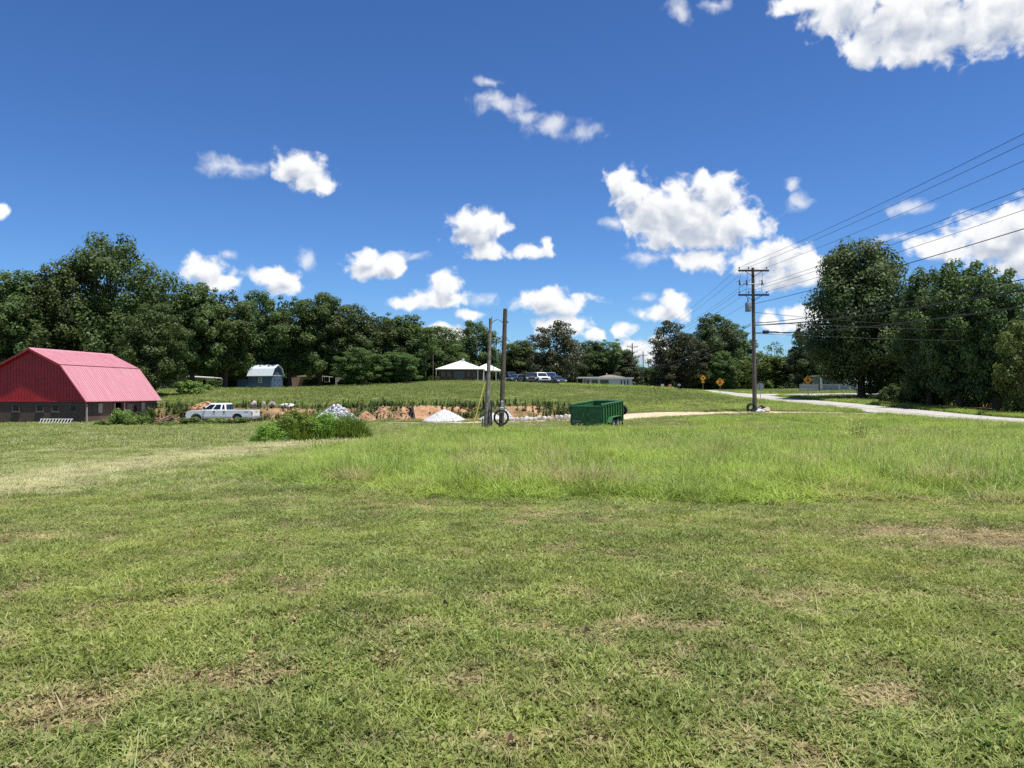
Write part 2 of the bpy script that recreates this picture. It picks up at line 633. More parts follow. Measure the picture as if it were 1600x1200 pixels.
def tall_mask(x, y, z):
    px, py = proj(x, y, z)
    wob = 14 * (vnoise(x, y, .9, 21) - .5) + 34 * (vnoise(x, y, 3.2, 22, 2) - .5)
    front = line_y(px, [200, 330, 480, 800, 1200, 1600, 2400], [735, 748, 774, 782, 786, 796, 815]) + wob
    left = np.interp(py, [672, 684, 690, 715, 748, 780], [660, 640, 590, 470, 330, 300])
    m = (1 - sstep(-34, 10, py - front)) * sstep(-110, 190, px - left) * (1 - sstep(45, 50, y + 0.25 * np.abs(x - 4)))
    rightfar = (1 - sstep(-3, 3, py - front)) * sstep(12, 14, x) * (1 - sstep(56, 60, y)) * (1 - sstep(28.0, 29.0, x))
    return np.maximum(m, rightfar)


def strip_mask(x, y, z):
    """pale raked hay along the edge of the mown ground"""
    px, py = proj(x, y, z)
    cen = line_y(px, [-300, 0, 150, 300, 450, 560, 640], [815, 768, 738, 715, 697, 690, 686])
    wid = line_y(px, [-300, 0, 300, 450, 560, 640], [32, 27, 13, 7, 4, 2])
    return np.clip(1.25 - np.abs(py - cen) / wid, 0, 1) * (px < 660) * (y < 60)


def dry_field(x, y, z):
    d = 0.26 * sstep(.50, .78, vnoise(x, y, 1.1, 31, 4)) + 0.55 * sstep(.48, .76, vnoise(x, y, .22, 37, 3)) + .06
    for (cx, cy, rx, ry, s) in PATCH:
        q = ((x - cx) / rx) ** 2 + ((y - cy) / ry) ** 2
        d = d + .62 * s * np.exp(-q * 1.3) * (.2 + 1.3 * vnoise(x, y, .22, 41))
    d = d + .72 * strip_mask(x, y, z) * (.1 + 1.3 * vnoise(x, y, .8, 43))
    return np.clip(d, 0, 1)


def drive_y(x):
    """centre line of the dirt drive, from the road past the trailer to the piles"""
    return np.interp(x, [-40, -20, 0, 6, 12, 18, 24, 31], [70.5, 70, 68, 68, 67.0, 64.0, 62.3, 61.8])


def drive_mask(x, y):
    w = np.interp(x, [-40, -10, 4, 9, 13, 18, 24, 28, 31], [1.2, 1.3, 1.8, 5.6, 4.6, 1.5, 1.15, 1.2, 3.4])
    wob = 1.4 * (vnoise(x, y, 2.2, 51) - .5)
    return (1 - sstep(.55, 1.0, np.abs(y - drive_y(x) + wob) / w)) * sstep(-42, -36, x) * (1 - sstep(30.3, 31, x))


def soil_mask(x, y):
    b = bank_mask(x) * sstep(70.5, 73, y + 2 * (vnoise(x, y, 3, 61) - .5)) * (1 - sstep(78.2, 79.5, y + 2.4 * (vnoise(x, y, 3.5, 62) - .5))) * (1 - sstep(3, 7, x))
    return np.clip(b * sstep(.38, .56, vnoise(x, y, 2.4, 63, 5)), 0, 1)


def build_ground():
    ys = np.concatenate([[-1500, -600, -250, -120, -60, -30, -12, -5], np.arange(-2, 14, .16), np.arange(14, 32, .4), np.arange(32, 68, .8),
                         np.arange(68, 86, .3), np.arange(86, 160, 1.3), [162, 170, 180, 195, 215, 240, 300, 450, 800, 1600, 3000]])
    xp = np.concatenate([np.arange(0, 8, .16), np.arange(8, 30, .5), np.arange(30, 60, .8), [62, 66, 72, 80, 90, 105, 125, 160, 220, 350, 700, 1500, 3000]])
    xs = np.concatenate([-xp[:0:-1], xp])
    X, Y = np.meshgrid(xs, ys)
    x, y = X.ravel(), Y.ravel()
    z = ground(x, y)
    nx, ny = len(xs), len(ys)
    i = np.arange((ny - 1) * (nx - 1))
    r, c = i // (nx - 1), i % (nx - 1)
    a = r * nx + c
    faces = np.stack([a, a + 1, a + nx + 1, a + nx], 1)
    me = bpy.data.meshes.new('ground')
    me.vertices.add(len(x))
    me.vertices.foreach_set('co', np.stack([x, y, z], 1).ravel())
    me.loops.add(faces.size)
    me.loops.foreach_set('vertex_index', faces.ravel().astype(np.int32))
    me.polygons.add(len(faces))
    me.polygons.foreach_set('loop_start', np.arange(0, faces.size, 4, dtype=np.int32))
    me.polygons.foreach_set('loop_total', np.full(len(faces), 4, np.int32))
    me.update()
    me.polygons.foreach_set('use_smooth', [True] * len(faces))
    dry = dry_field(x, y, z)
    so = soil_mask(x, y)
    dv = drive_mask(x, y)
    litter = np.exp(-(((x - 44) / 6.5) ** 4 + ((y - 76) / 20) ** 4) * 1.2) * sstep(37.3, 38.5, x)
    up = sstep(80, 84, y) * (1 - sstep(150, 160, y))
    tall = tall_mask(x, y, z)
    for nm, arr in (('dry', dry), ('soil', so), ('drive', dv), ('litter', litter), ('meadow', up), ('tall', tall)):
        at_ = me.attributes.new(nm, 'FLOAT', 'POINT')
        at_.data.foreach_set('value', arr.astype(np.float32))
    m = bpy.data.materials.new('turf')
    m.use_nodes = True
    t = m.node_tree
    L = t.links
    b = t.nodes['Principled BSDF']
    b.inputs['Roughness'].default_value = .95
    b.inputs['Specular IOR Level'].default_value = .1
    geo = N(t, 'ShaderNodeNewGeometry')

    def nz(scale, det=5.0, rough=.6):
        n = N(t, 'ShaderNodeTexNoise')
        n.inputs['Scale'].default_value = scale
        n.inputs['Detail'].default_value = det
        n.inputs['Roughness'].default_value = rough
        L.new(geo.outputs['Position'], n.inputs['Vector'])
        return n.outputs[0]

    def mr(v, a, b_, lo=0., hi=1.):
        n = N(t, 'ShaderNodeMapRange')
        L.new(v, n.inputs[0])
        n.inputs[1].default_value = a
        n.inputs[2].default_value = b_
        n.inputs[3].default_value = lo
        n.inputs[4].default_value = hi
        return n.outputs[0]

    def mixc(f, c1, c2):
        n = N(t, 'ShaderNodeMix', data_type='RGBA')
        if isinstance(f, float):
            n.inputs[0].default_value = f
        else:
            L.new(f, n.inputs[0])
        for s, c in ((6, c1), (7, c2)):
            if isinstance(c, tuple):
                n.inputs[s].default_value = (*c, 1)
            else:
                L.new(c, n.inputs[s])
        return n.outputs[2]

    def attr(nm):
        return N(t, 'ShaderNodeAttribute', attribute_name=nm).outputs['Fac']
    big = nz(.55, 4)
    fine = nz(9.0, 6, .7)
    green = mixc(mr(fine, .35, .65), (.040, .046, .018), (.10, .11, .040))
    straw = mixc(mr(nz(23, 4), .35, .65), (.085, .060, .034), (.21, .155, .085))
    base = mixc(mr(attr('dry'), .15, .95), green, straw)
    mead = mixc(mr(nz(1.1, 5, .7), .38, .62), (.13, .165, .04), (.235, .26, .085))
    base = mixc(attr('meadow'), base, mead)
    clay = mixc(mr(nz(2.1, 6, .7), .35, .65), (.27, .125, .06), (.46, .30, .18))
    base = mixc(attr('soil'), base, clay)
    sand = mixc(mr(nz(3.0, 6, .7), .38, .62), (.36, .27, .16), (.62, .52, .37))
    base = mixc(attr('drive'), base, sand)
    lit = mixc(mr(nz(6.0, 5), .35, .65), (.06, .035, .02), (.26, .16, .09))
    base = mixc(attr('litter'), base, lit)
    L.new(base, b.inputs['Base Color'])
    bp = N(t, 'ShaderNodeBump')
    bp.inputs['Strength'].default_value = .6
    bp.inputs['Distance'].default_value = .04
    L.new(nz(14, 6, .7), bp.inputs['Height'])
    L.new(bp.outputs[0], b.inputs['Normal'])
    o = link('ground', me, m)
    o['kind'] = 'structure'
    return o


build_ground()


# ------------------------------------------------------------------ road
def sheet(name, outline_fn, ys, nx, lift, m):
    mb = MB()
    for y in ys:
        a, b = outline_fn(y)
        for k in range(nx + 1):
            x = a + (b - a) * k / nx
            mb.v.append((x, y, 0))
    for j in range(len(ys) - 1):
        for k in range(nx):
            i = j * (nx + 1) + k
            mb.f.append((i, i + 1, i + nx + 2, i + nx + 1))
    xs_ = np.array([v[0] for v in mb.v])
    yy = np.array([v[1] for v in mb.v])
    zz = ground(xs_, yy) + lift
    mb.v = [(a, b, c) for a, b, c in zip(xs_, yy, zz)]
    o = mb.build(name, m, None, True)
    o['kind'] = 'structure'
    return o


asphalt = mat('asphalt', (.37, .355, .33), .9, var=.2, scale=1.3, bump=.3, spec=.2, detail=8)
sheet('road', lambda y: (30.0 + .25 * math.sin(y * .3), 37.0 + .2 * math.sin(y * .4)), list(np.arange(-20, 240, 1.5)), 6, .035, asphalt)
sheet('side_road', lambda y: (36.9, 75.0), list(np.arange(110.5, 117.6, 1.0)), 26, .05, asphalt)
paint = mat('road_paint_yellow', (.52, .38, .10), .8, var=.2, scale=4)
for k, dx in enumerate((-.12, .12)):
    o = sheet('centre_line', lambda y, dx=dx: (33.5 + dx - .05, 33.5 + dx + .05), list(np.arange(-20, 240, 1.5)), 1, .043, paint)
    o.name = 'road_centre_line'
wpaint = mat('road_paint_white', (.62, .61, .58), .8, var=.2, scale=4)
for a in (30.35, 36.55):
    o = sheet('road_edge_line', lambda y, a=a: (a, a + .1), list(np.arange(-20, 240, 1.5)), 1, .043, wpaint)

# ------------------------------------------------------------------ trees
TREE_MAT = {
    'oak': foliage_mat('leaf_oak', (.044, .074, .024), (.130, .190, .056), (.14, .18, .042), .45),
    'sweet': foliage_mat('leaf_dense', (.040, .072, .022), (.130, .188, .058), (.135, .185, .05), .45, gloss=.25),
    'cedar': foliage_mat('leaf_cedar', (.036, .052, .022), (.095, .120, .052), (.11, .11, .05), .4),
    'magnolia': foliage_mat('leaf_magnolia', (.030, .040, .018), (.10, .105, .045), (.13, .11, .05), gloss=.6),
    'light': foliage_mat('leaf_light', (.065, .11, .024), (.18, .25, .06), (.19, .25, .06), .45),
    'weed': foliage_mat('leaf_weed', (.085, .145, .028), (.23, .32, .080), (.24, .32, .07), .42),
}
BARK = mat('bark', (.09, .07, .055), .95, var=.4, scale=8, bump=.8, spec=.1)


def leaf_mesh(name, C, Nn, length, width, rng, tint=None):
    n = len(C)
    Nn = Nn / np.maximum(np.linalg.norm(Nn, axis=1, keepdims=True), 1e-6)
    a = rng.normal(size=(n, 3))
    U = a - Nn * np.sum(a * Nn, 1, keepdims=True)
    U /= np.maximum(np.linalg.norm(U, axis=1, keepdims=True), 1e-6)
    V = np.cross(Nn, U)
    l = (length * rng.uniform(.65, 1.35, n))[:, None]
    w = (width * rng.uniform(.65, 1.35, n))[:, None]
    P = np.stack([C - U * l * .5, C + V * w * .5 - U * l * .06 + Nn * w * .12, C + U * l * .5, C - V * w * .5 - U * l * .06 + Nn * w * .12], 1)
    me = bpy.data.meshes.new(name)
    me.vertices.add(n * 4)
    me.vertices.foreach_set('co', P.reshape(-1))
    me.loops.add(n * 4)
    me.loops.foreach_set('vertex_index', np.arange(n * 4, dtype=np.int32))
    me.polygons.add(n)
    me.polygons.foreach_set('loop_start', np.arange(0, n * 4, 4, dtype=np.int32))
    me.polygons.foreach_set('loop_total', np.full(n, 4, np.int32))
    me.update()
    at_ = me.attributes.new('tint', 'FLOAT', 'FACE')
    at_.data.foreach_set('value', (rng.uniform(0, 1, n) if tint is None else tint).astype(np.float32))
    return me


def tree_proto(seed, kind, H=16.0, Rm=5.0, ncl=95, nleaf=120, leaf=.36, base=.10, profile=None, lump=1.0):
    rng = np.random.default_rng(seed)
    prof = profile or (lambda t: np.sin(np.pi * np.clip(t, 0, 1) ** .8) ** .6)
    C, Nn, T = [], [], []
    ends = []
    k = 0
    while k < ncl:
        t = rng.uniform(0.02, 1.0)
        r = prof(t) * Rm
        if rng.uniform() > (r / Rm) * .9 + .12:
            continue
        ang = rng.uniform(0, 2 * np.pi)
        bulge = 1 + lump * .28 * math.sin(3 * ang + seed) * math.sin(5 * t + seed * 2.0) + lump * .16 * math.sin(7 * ang + 9 * t)
        rho = r * bulge * (.35 + .65 * math.sqrt(rng.uniform()))
        c = np.array([rho * math.cos(ang), rho * math.sin(ang), (base + (1 - base) * t * .95) * H])
        rc = Rm * rng.uniform(.15, .29) * (0.8 if t > .85 else 1)
        ends.append((c, rc, t))
        m = int(nleaf * (rc / (Rm * .22)) ** 2 * rng.uniform(.7, 1.2))
        dv = rng.normal(size=(m, 3))
        dv /= np.linalg.norm(dv, axis=1, keepdims=True)
        rr = rc * rng.uniform(.25, 1.12, m) ** .55
        flat = .55 if kind in ('cedar', 'magnolia') else .78
        pos = c + dv * rr[:, None] * np.array([1, 1, flat])
        out = c.copy()
        out[2] -= H * .35
        out = out / np.linalg.norm(out)
        nn = dv * .8 + out * .35 + np.array([0, 0, .35]) + rng.normal(size=(m, 3)) * .45
        C.append(pos)
        Nn.append(nn)
        T.append(np.clip(rng.uniform(0, 1) * .5 + rng.uniform(0, .6, m), 0, 1))
        k += 1
    # inner leaves so that the crown is not hollow
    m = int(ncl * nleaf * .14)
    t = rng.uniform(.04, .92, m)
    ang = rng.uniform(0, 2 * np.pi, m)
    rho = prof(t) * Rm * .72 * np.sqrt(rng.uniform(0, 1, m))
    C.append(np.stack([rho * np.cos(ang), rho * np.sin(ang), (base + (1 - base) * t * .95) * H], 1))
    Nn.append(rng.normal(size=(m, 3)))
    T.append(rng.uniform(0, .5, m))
    C, Nn, T = np.concatenate(C), np.concatenate(Nn), np.concatenate(T)
    C[:, 2] = np.maximum(C[:, 2], .25)
    me = leaf_mesh('crown', C, Nn, leaf, leaf * .72, rng, T)
    me.materials.append(TREE_MAT[kind])
    tb = MB()
    lean = rng.normal(size=2) * .25
    r0 = H * .020 + .06
    top = .78 * H
    pth = [(lean[0] * s * s, lean[1] * s * s, s * top) for s in (-.02, .02, .1, .25, .45, .7, 1.0)]
    tb.tube(pth, [r0 * 1.5, r0 * 1.25, r0, r0 * .86, r0 * .6, r0 * .35, r0 * .1], 9)
    for j in rng.choice(len(ends), min(26, len(ends)), replace=False):
        c, rc, t = ends[j]
        s0 = max(.08, min(.72, (c[2] / top) * .62 * rng.uniform(.75, 1.0)))
        p0 = Vector((lean[0] * s0 * s0, lean[1] * s0 * s0, s0 * top))
        p1 = Vector(c)
        mid = p0.lerp(p1, .5) + Vector((0, 0, .06 * H * rng.uniform(.2, 1)))
        rb = r0 * .38 * (1 - s0 * .6)
        tb.tube([p0, mid, p1], [rb, rb * .6, rb * .15], 6)
    tro = tb.build('trunk', BARK, None, True)
    tme = tro.data
    bpy.data.objects.remove(tro)
    return me, tme, H, Rm


def prof_oak(t):
    t = np.clip(t, 0, 1)
    return np.clip(1.15 * np.sin(np.pi * (t * .86 + .10)) ** .75, .05, 1)


def prof_round(t):
    t = np.clip(t, 0, 1)
    return np.where(t < .38, .52 + .48 * np.sin(np.pi / 2 * t / .38), np.sqrt(np.clip(1 - ((t - .38) / .63) ** 2.3, 0, 1)))


def prof_tall(t):
    t = np.clip(t, 0, 1)
    return np.clip(np.where(t < .5, .62 + .38 * np.sin(np.pi * t), np.sqrt(np.clip(1 - ((t - .5) / .52) ** 2, 0, 1))), .05, 1)


def prof_cone(t):
    t = np.clip(t, 0, 1)
    return np.clip((1 - t) ** .72 * 1.05, .04, 1)


PROTO = {
    'oak1': tree_proto(1, 'oak', 17, 5.2, 145, 135, .38, .12, prof_oak),
    'oak2': tree_proto(2, 'oak', 16, 4.6, 135, 135, .38, .11, prof_tall),
    'oak3': tree_proto(3, 'oak', 17, 4.2, 130, 135, .36, .14, prof_tall),
    'oak4': tree_proto(4, 'oak', 20, 6.2, 175, 140, .38, .12, prof_oak),
    'sweet1': tree_proto(5, 'sweet', 18, 6.2, 330, 125, .34, .14, prof_round, .25),
    'sweet2': tree_proto(6, 'sweet', 17, 4.4, 190, 115, .34, .08, prof_tall, .6),
    'cedar': tree_proto(7, 'cedar', 13, 4.3, 130, 100, .34, .03, prof_oak),
    'pine': tree_proto(8, 'cedar', 12, 3.6, 110, 80, .36, .03, prof_cone),
    'magnolia': tree_proto(9, 'magnolia', 14, 5.2, 120, 100, .42, .03, prof_round),
    'light': tree_proto(10, 'light', 9, 3.6, 70, 110, .32, .02, prof_oak),
    'sparse': tree_proto(12, 'oak', 11, 3.4, 36, 60, .30, .15, prof_oak),
}


def plant_tree(px, top, wpx, d, proto, label, group, name='tree', cat='tree', y=None, rz=None):
    me, tme, H, Rm = PROTO[proto]
    p = at(px, d, -.08)
    h = zat(top, d) - p.z
    w = wpx / F * d
    t = thing(name, label, cat, p, R.uniform(0, 6.28) if rz is None else rz, group)
    sx, sz = w / (2.12 * Rm), h / (H * 1.02)
    t.scale = (sx, sx, sz)
    a = bpy.data.objects.new('trunk', tme)
    b = bpy.data.objects.new('crown', me)
    for o in (a, b):
        COL.objects.link(o)
        o.parent = t
    return t


GL = 'trees of the left wood'
TREES = [
    (18, 414, 125, 98, 'oak2', 'dark leafy tree at the left edge behind the red barn', GL),
    (85, 404, 120, 100, 'oak1', 'broad tree behind the barn roof ridge, left of the tallest tree', GL),
    (172, 352, 160, 106, 'oak4', 'tallest broad-crowned tree of the left wood, rising behind the barn', GL),
    (240, 466, 95, 94, 'oak1', 'low dark tree with spreading trunk just right of the barn roof', GL),
    (300, 434, 105, 116, 'oak2', 'leafy tree under the small white cloud, right of the tallest tree', GL),
    (352, 440, 85, 120, 'oak3', 'tall narrow tree behind the white pickup truck', GL),
    (402, 446, 80, 126, 'oak1', 'tree standing directly behind the blue shed', GL),
    (452, 452, 80, 126, 'oak3', 'twin-topped tree just right of the blue shed', GL),
    (500, 450, 85, 126, 'oak2', 'highest tree right of the blue shed, above the rock pile', GL),
    (550, 468, 90, 128, 'oak1', 'rounded tree above the gap between rock pile and clay mound', GL),
    (592, 480, 80, 130, 'oak3', 'sloping-topped tree above the clay mounds', GL),
    (634, 488, 85, 134, 'oak2', 'last full tree of the left wood, above the hedge of round shrubs', GL),
    (560, 540, 70, 118, 'oak1', 'lower bright tree in front of the left wood right of the shed', GL),
    (620, 548, 70, 124, 'oak2', 'lower tree at the right end of the left wood behind the hedge', GL),
]
GM = 'trees behind the brick house'
TREES += [
    (672, 522, 60, 165, 'oak3', 'dark tree just left of the brick house roof', GM),
    (705, 530, 60, 178, 'oak2', 'low dark tree behind the white house roof', GM),
    (742, 496, 74, 176, 'oak1', 'domed tree rising behind the two bare poles', GM),
    (786, 520, 60, 182, 'sparse', 'thin-crowned tree between and behind the two bare poles', GM),
    (815, 528, 66, 182, 'oak2', 'tree between the bare poles and the dark magnolia', GM),
    (870, 496, 84, 160, 'magnolia', 'big dark glossy evergreen behind the parked cars', GM),
    (922, 528, 60, 190, 'oak1', 'tree just right of the dark evergreen by the cars', GM),
    (952, 524, 66, 190, 'oak3', 'rounded tree behind the low white building', GM),
    (978, 545, 62, 182, 'pine', 'feathery grey green pine above the right end of the white building', GM),
]
GR = 'trees beyond the road bend'
TREES += [
    (1047, 494, 72, 166, 'cedar', 'dark evergreen left of the yellow curve sign', GR),
    (1077, 520, 76, 160, 'cedar', 'brownish layered evergreen behind the yellow curve sign', GR),
    (1120, 483, 82, 166, 'sweet2', 'tall dark domed tree just left of the utility pole', GR),
    (1152, 502, 54, 170, 'oak3', 'lighter tree between the dark domed tree and the utility pole', GR),
    (1130, 545, 46, 158, 'sweet2', 'narrow dark bushy tree behind the left stop-ahead sign', GR),
    (1088, 566, 42, 160, 'light', 'small light green tree beside the yellow curve sign', GR),
    (1186, 548, 70, 150, 'light', 'pale green tree directly behind the utility pole base', GR),
    (1212, 528, 60, 150, 'sparse', 'grey thin-crowned tree right of the utility pole', GR),
    (1248, 500, 50, 145, 'pine', 'pointed conifer left of the huge rounded roadside tree', GR),
    (1236, 552, 70, 150, 'oak2', 'mid green tree behind the right stop-ahead sign', GR),
    (1272, 530, 70, 146, 'sweet2', 'dark tree tucked behind the left side of the huge rounded tree', GR),
]
GB = 'big trees along the right side of the road'
TREES += [
    (1346, 364, 168, 97, 'sweet1', 'huge rounded dense tree standing at the roadside', GB),
    (1452, 406, 92, 78, 'sweet2', 'dense tree just right of the huge rounded roadside tree', GB),
    (1500, 392, 120, 72, 'sweet2', 'tall dense tree with knobbly top near the right edge', GB),
    (1556, 404, 105, 68, 'sweet2', 'dense tree second from the right edge', GB),
    (1614, 478, 110, 62, 'light', 'yellow green tree cut off by the right edge', GB),
    (1390, 500, 120, 96, 'sweet2', 'shaded tree filling the gap behind the huge rounded tree', GB),
]
for a in TREES:
    plant_tree(*a)
# the wood goes on behind the front trees
k = 0
for i, px in enumerate(range(-14, 680, 46)):
    d = 140 + 14 * R.random() + (10 if px > 300 else 0)
    top = 470 + 20 * R.random() + (20 if px > 500 else 0) - (30 if px < 200 else 0)
    plant_tree(px + R.uniform(-10, 10), top, 95, d, R.choice(['oak1', 'oak2', 'oak3']), ORD[i] + ' tree from the left in the back row of the left wood', 'back row of the left wood')
for i, px in enumerate(range(676, 1000, 36)):
    plant_tree(px + R.uniform(-8, 8), 548 + R.uniform(-6, 8), 70, 225 + R.uniform(-10, 10), R.choice(['oak1', 'oak2', 'oak3']), ORD[i] + ' tree from the left in the far wood behind the house', 'far wood behind the house')
for i, px in enumerate(range(990, 1045, 14)):
    plant_tree(px, 574 + R.uniform(-4, 4), 34, 280, R.choice(['oak1', 'oak2']), ORD[i] + ' tiny tree from the left in the distant power line gap', 'distant trees in the power line gap')
for i, px in enumerate(range(1040, 1290, 30)):
    plant_tree(px + R.uniform(-6, 6), 560 + R.uniform(-14, 10), 60, 175 + R.uniform(-10, 10), R.choice(['oak2', 'oak3', 'light']), ORD[i] + ' tree from the left in the wood beyond the side road', 'wood beyond the side road')
for i, px in enumerate(range(1400, 1650, 45)):
    plant_tree(px, 500 + R.uniform(-30, 30), 110, 108 + R.uniform(-6, 6), R.choice(['sweet2', 'oak2']), ORD[i] + ' tree from the left in the dark wood behind the roadside trees', 'wood behind the roadside trees')


# shrubs: leafy mounds
def shrub_proto(seed, kind, n=2600, leaf=.16):
    rng = np.random.default_rng(seed)
    C, Nn = [], []
    for k in range(22):
        a = rng.uniform(0, 6.28)
        rr = .75 * math.sqrt(rng.uniform())
        c = np.array([rr * math.cos(a), rr * math.sin(a), rng.uniform(.18, .95) * (1 - .45 * rr)])
        m = n // 22
        dv = rng.normal(size=(m, 3))
        dv /= np.linalg.norm(dv, axis=1, keepdims=True)
        pos = c + dv * rng.uniform(.3, 1, m)[:, None] ** .5 * .27
        C.append(pos)
        Nn.append(dv + rng.normal(size=(m, 3)) * .5 + np.array([0, 0, .3]))
    C, Nn = np.concatenate(C), np.concatenate(Nn)
    C[:, 2] = np.maximum(C[:, 2], .02)
    me = leaf_mesh('foliage', C, Nn, leaf, leaf * .6, rng)
    me.materials.append(TREE_MAT[kind])
    return me


SHRUB = {'oak': shrub_proto(1, 'oak'), 'weed': shrub_proto(2, 'weed', 2600, .14), 'light': shrub_proto(3, 'light'), 'weed2': shrub_proto(4, 'weed', 3200, .12)}
STEM = MB()
for k in range(5):
    a = k * 1.256
    STEM.tube([(0, 0, -.03), (.12 * math.cos(a), .12 * math.sin(a), .3), (.4 * math.cos(a), .4 * math.sin(a), .75)], [.03, .022, .006], 5)
_so = STEM.build('stem', BARK)
STEM_ME = _so.data
bpy.data.objects.remove(_so)


def shrub(px, d, wpx, hpx, kind, label, name='shrub', cat='shrub', group=None, xy=None):
    p = at(px, d, -.03) if xy is None else Vector((xy[0], xy[1], gz(*xy) - .03))
    t = thing(name, label, cat, p, R.uniform(0, 6.28), group)
    s = wpx / F * d / 2 / .98
    t.scale = (s, s, hpx / F * d / 1.08)
    for nm, me in (('foliage', SHRUB[kind]), ('stem', STEM_ME)):
        o = bpy.data.objects.new(nm, me)
        COL.objects.link(o)
        o.parent = t
    return t


for i, px in enumerate(range(592, 684, 9)):
    shrub(px, 136, 10.5, 8 + i * .25, 'oak', ORD[i] + ' clipped round shrub from the left in the hedge by the brick house', group='hedge of round shrubs by the house')
# undergrowth along the wood edge
for i, px in enumerate(range(-30, 600, 52)):
    shrub(px, 128 if px > 260 else 104, 34, 14 + R.uniform(-3, 6), R.choice(['oak', 'oak', 'light']), ORD[i] + ' undergrowth shrub from the left at the foot of the left wood', name='undergrowth_shrub', group='undergrowth of the left wood')
for i, px in enumerate(range(-20, 690, 36)):
    shrub(px, 160, 56, 34 + R.uniform(-6, 6), 'oak', ORD[i] + ' shaded thicket shrub from the left deep inside the left wood', name='thicket_shrub', group='thicket deep inside the left wood')
for i, px in enumerate(range(1395, 1640, 24)):
    shrub(px, 84 - i * 1.7, 44, 36 + R.uniform(-8, 10), R.choice(['oak', 'oak', 'weed']), ORD[i] + ' undergrowth shrub from the left beneath the big roadside trees', name='undergrowth_shrub', group='undergrowth beneath the roadside trees')
for i, px in enumerate(range(1040, 1340, 24)):
    shrub(px, 172, 36, 16 + R.uniform(-3, 6), R.choice(['oak', 'light', 'oak']), ORD[i] + ' undergrowth shrub from the left in the wood beyond the road', name='undergrowth_shrub', group='undergrowth beyond the road')
shrub(301, 98, 62, 22, 'weed', 'bright green mound of tall weeds behind the barn and pickup', name='weed_mound', cat='weeds')
GW = 'weeds between the barn and the pickup'
for (px, d, w, h, kd, lab) in [
    (188, 63, 40, 30, 'weed', 'leafy weed bush in front of the barn side doorway'),
    (215, 62, 46, 20, 'weed2', 'low weed bush between barn doorway and log pile'),
    (232, 64, 26, 30, 'oak', 'dark green bush beside the brown log pile'),
    (262, 62, 46, 9, 'weed2', 'low weeds growing in front of the log pile'),
    (300, 63, 44, 15, 'weed', 'low weeds in front of the pickup front wheel'),
    (340, 64, 46, 13, 'weed2', 'low weeds below the pickup rear door'),
    (375, 65, 40, 13, 'weed', 'low weeds in front of the pickup rear wheel'),
    (160, 62, 30, 12, 'weed2', 'small weeds at the barn corner post'),
]:
    shrub(px, d, w, h, kd, lab, name='weed_bush', cat='weeds', group=GW)

# ------------------------------------------------------------------ shared small builders
STEEL = mat('galvanised_steel', (.34, .35, .36), .5, .6, .2, 12)
BLACK = mat('black_rubber', (.018, .018, .018), .75, 0, .3, 20, .2)
GLASS = mat('dark_glass', (.015, .02, .024), .08, 0, 0, spec=.6)
WOODPOLE = mat('weathered_pole_wood', (.14, .115, .09), .95, 0, .45, 5, .8, .1)
DARKIRON = mat('dark_iron', (.03, .03, .032), .6, .3, .2, 15)


def lathe(prof, n=20, axis='y'):
    """prof: (radius, offset) pairs, closed ring about an axis"""
    mb = MB()
    vs_, fs = [], []
    m = len(prof)
    for k in range(n):
        a = 2 * math.pi * k / n
        for r, o in prof:
            p = (r * math.cos(a), o, r * math.sin(a)) if axis == 'y' else ((o, r * math.cos(a), r * math.sin(a)) if axis == 'x' else (r * math.cos(a), r * math.sin(a), o))
            vs_.append(p)
    for k in range(n):
        for i in range(m):
            j = (i + 1) % m
            fs.append((k * m + i, k * m + j, ((k + 1) % n) * m + j, ((k + 1) % n) * m + i))
    return mb.add(vs_, fs)


_wheel_cache = {}


def wheel(parent, x, y, z, r, w, rim_mat, side):
    """tyre with its rim; axle along local y, outer face towards side"""
    key = (r, w, rim_mat.name)
    if key not in _wheel_cache:
        ty = lathe([(r * .60, -w * .45), (r * .93, -w * .5), (r, -w * .32), (r, w * .32), (r * .93, w * .5), (r * .60, w * .45)], 24).build('wheel', BLACK, None, True)
        rm = lathe([(r * .08, w * .30), (r * .18, w * .34), (r * .22, w * .24), (r * .50, w * .20), (r * .56, w * .40), (r * .62, w * .44), (r * .62, -w * .4), (r * .08, -w * .4)], 24)
        for q in range(5):
            a = q * 2 * math.pi / 5
            c, s_ = math.cos(a), math.sin(a)
            pts = []
            for (rr, t, yy) in ((.15, -.06, .2), (.56, -.09, .2), (.56, .09, .2), (.15, .06, .2), (.15, -.06, .4), (.56, -.09, .43), (.56, .09, .43), (.15, .06, .4)):
                pts.append(((rr * c - t * s_) * r, yy * w, (rr * s_ + t * c) * r))
            rm.hexa(pts)
        rm = rm.build('rim', rim_mat, None, True)
        _wheel_cache[key] = (ty.data, rm.data)
        bpy.data.objects.remove(ty)
        bpy.data.objects.remove(rm)
    tm, rmm = _wheel_cache[key]
    o = bpy.data.objects.new('wheel', tm)
    COL.objects.link(o)
    o.parent = parent
    o.location = (x, y, z)
    o.rotation_euler = (0, 0, 0 if side > 0 else math.pi)
    c = bpy.data.objects.new('rim', rmm)
    COL.objects.link(c)
    c.parent = o
    return o


def slab(pts, th):
    """thin pane from four corner points, pushed out along its normal by th"""
    p = [Vector(q) for q in pts]
    n = (p[1] - p[0]).cross(p[3] - p[0]).normalized() * th
    return MB().hexa([tuple(q) for q in p] + [tuple(q + n) for q in p])


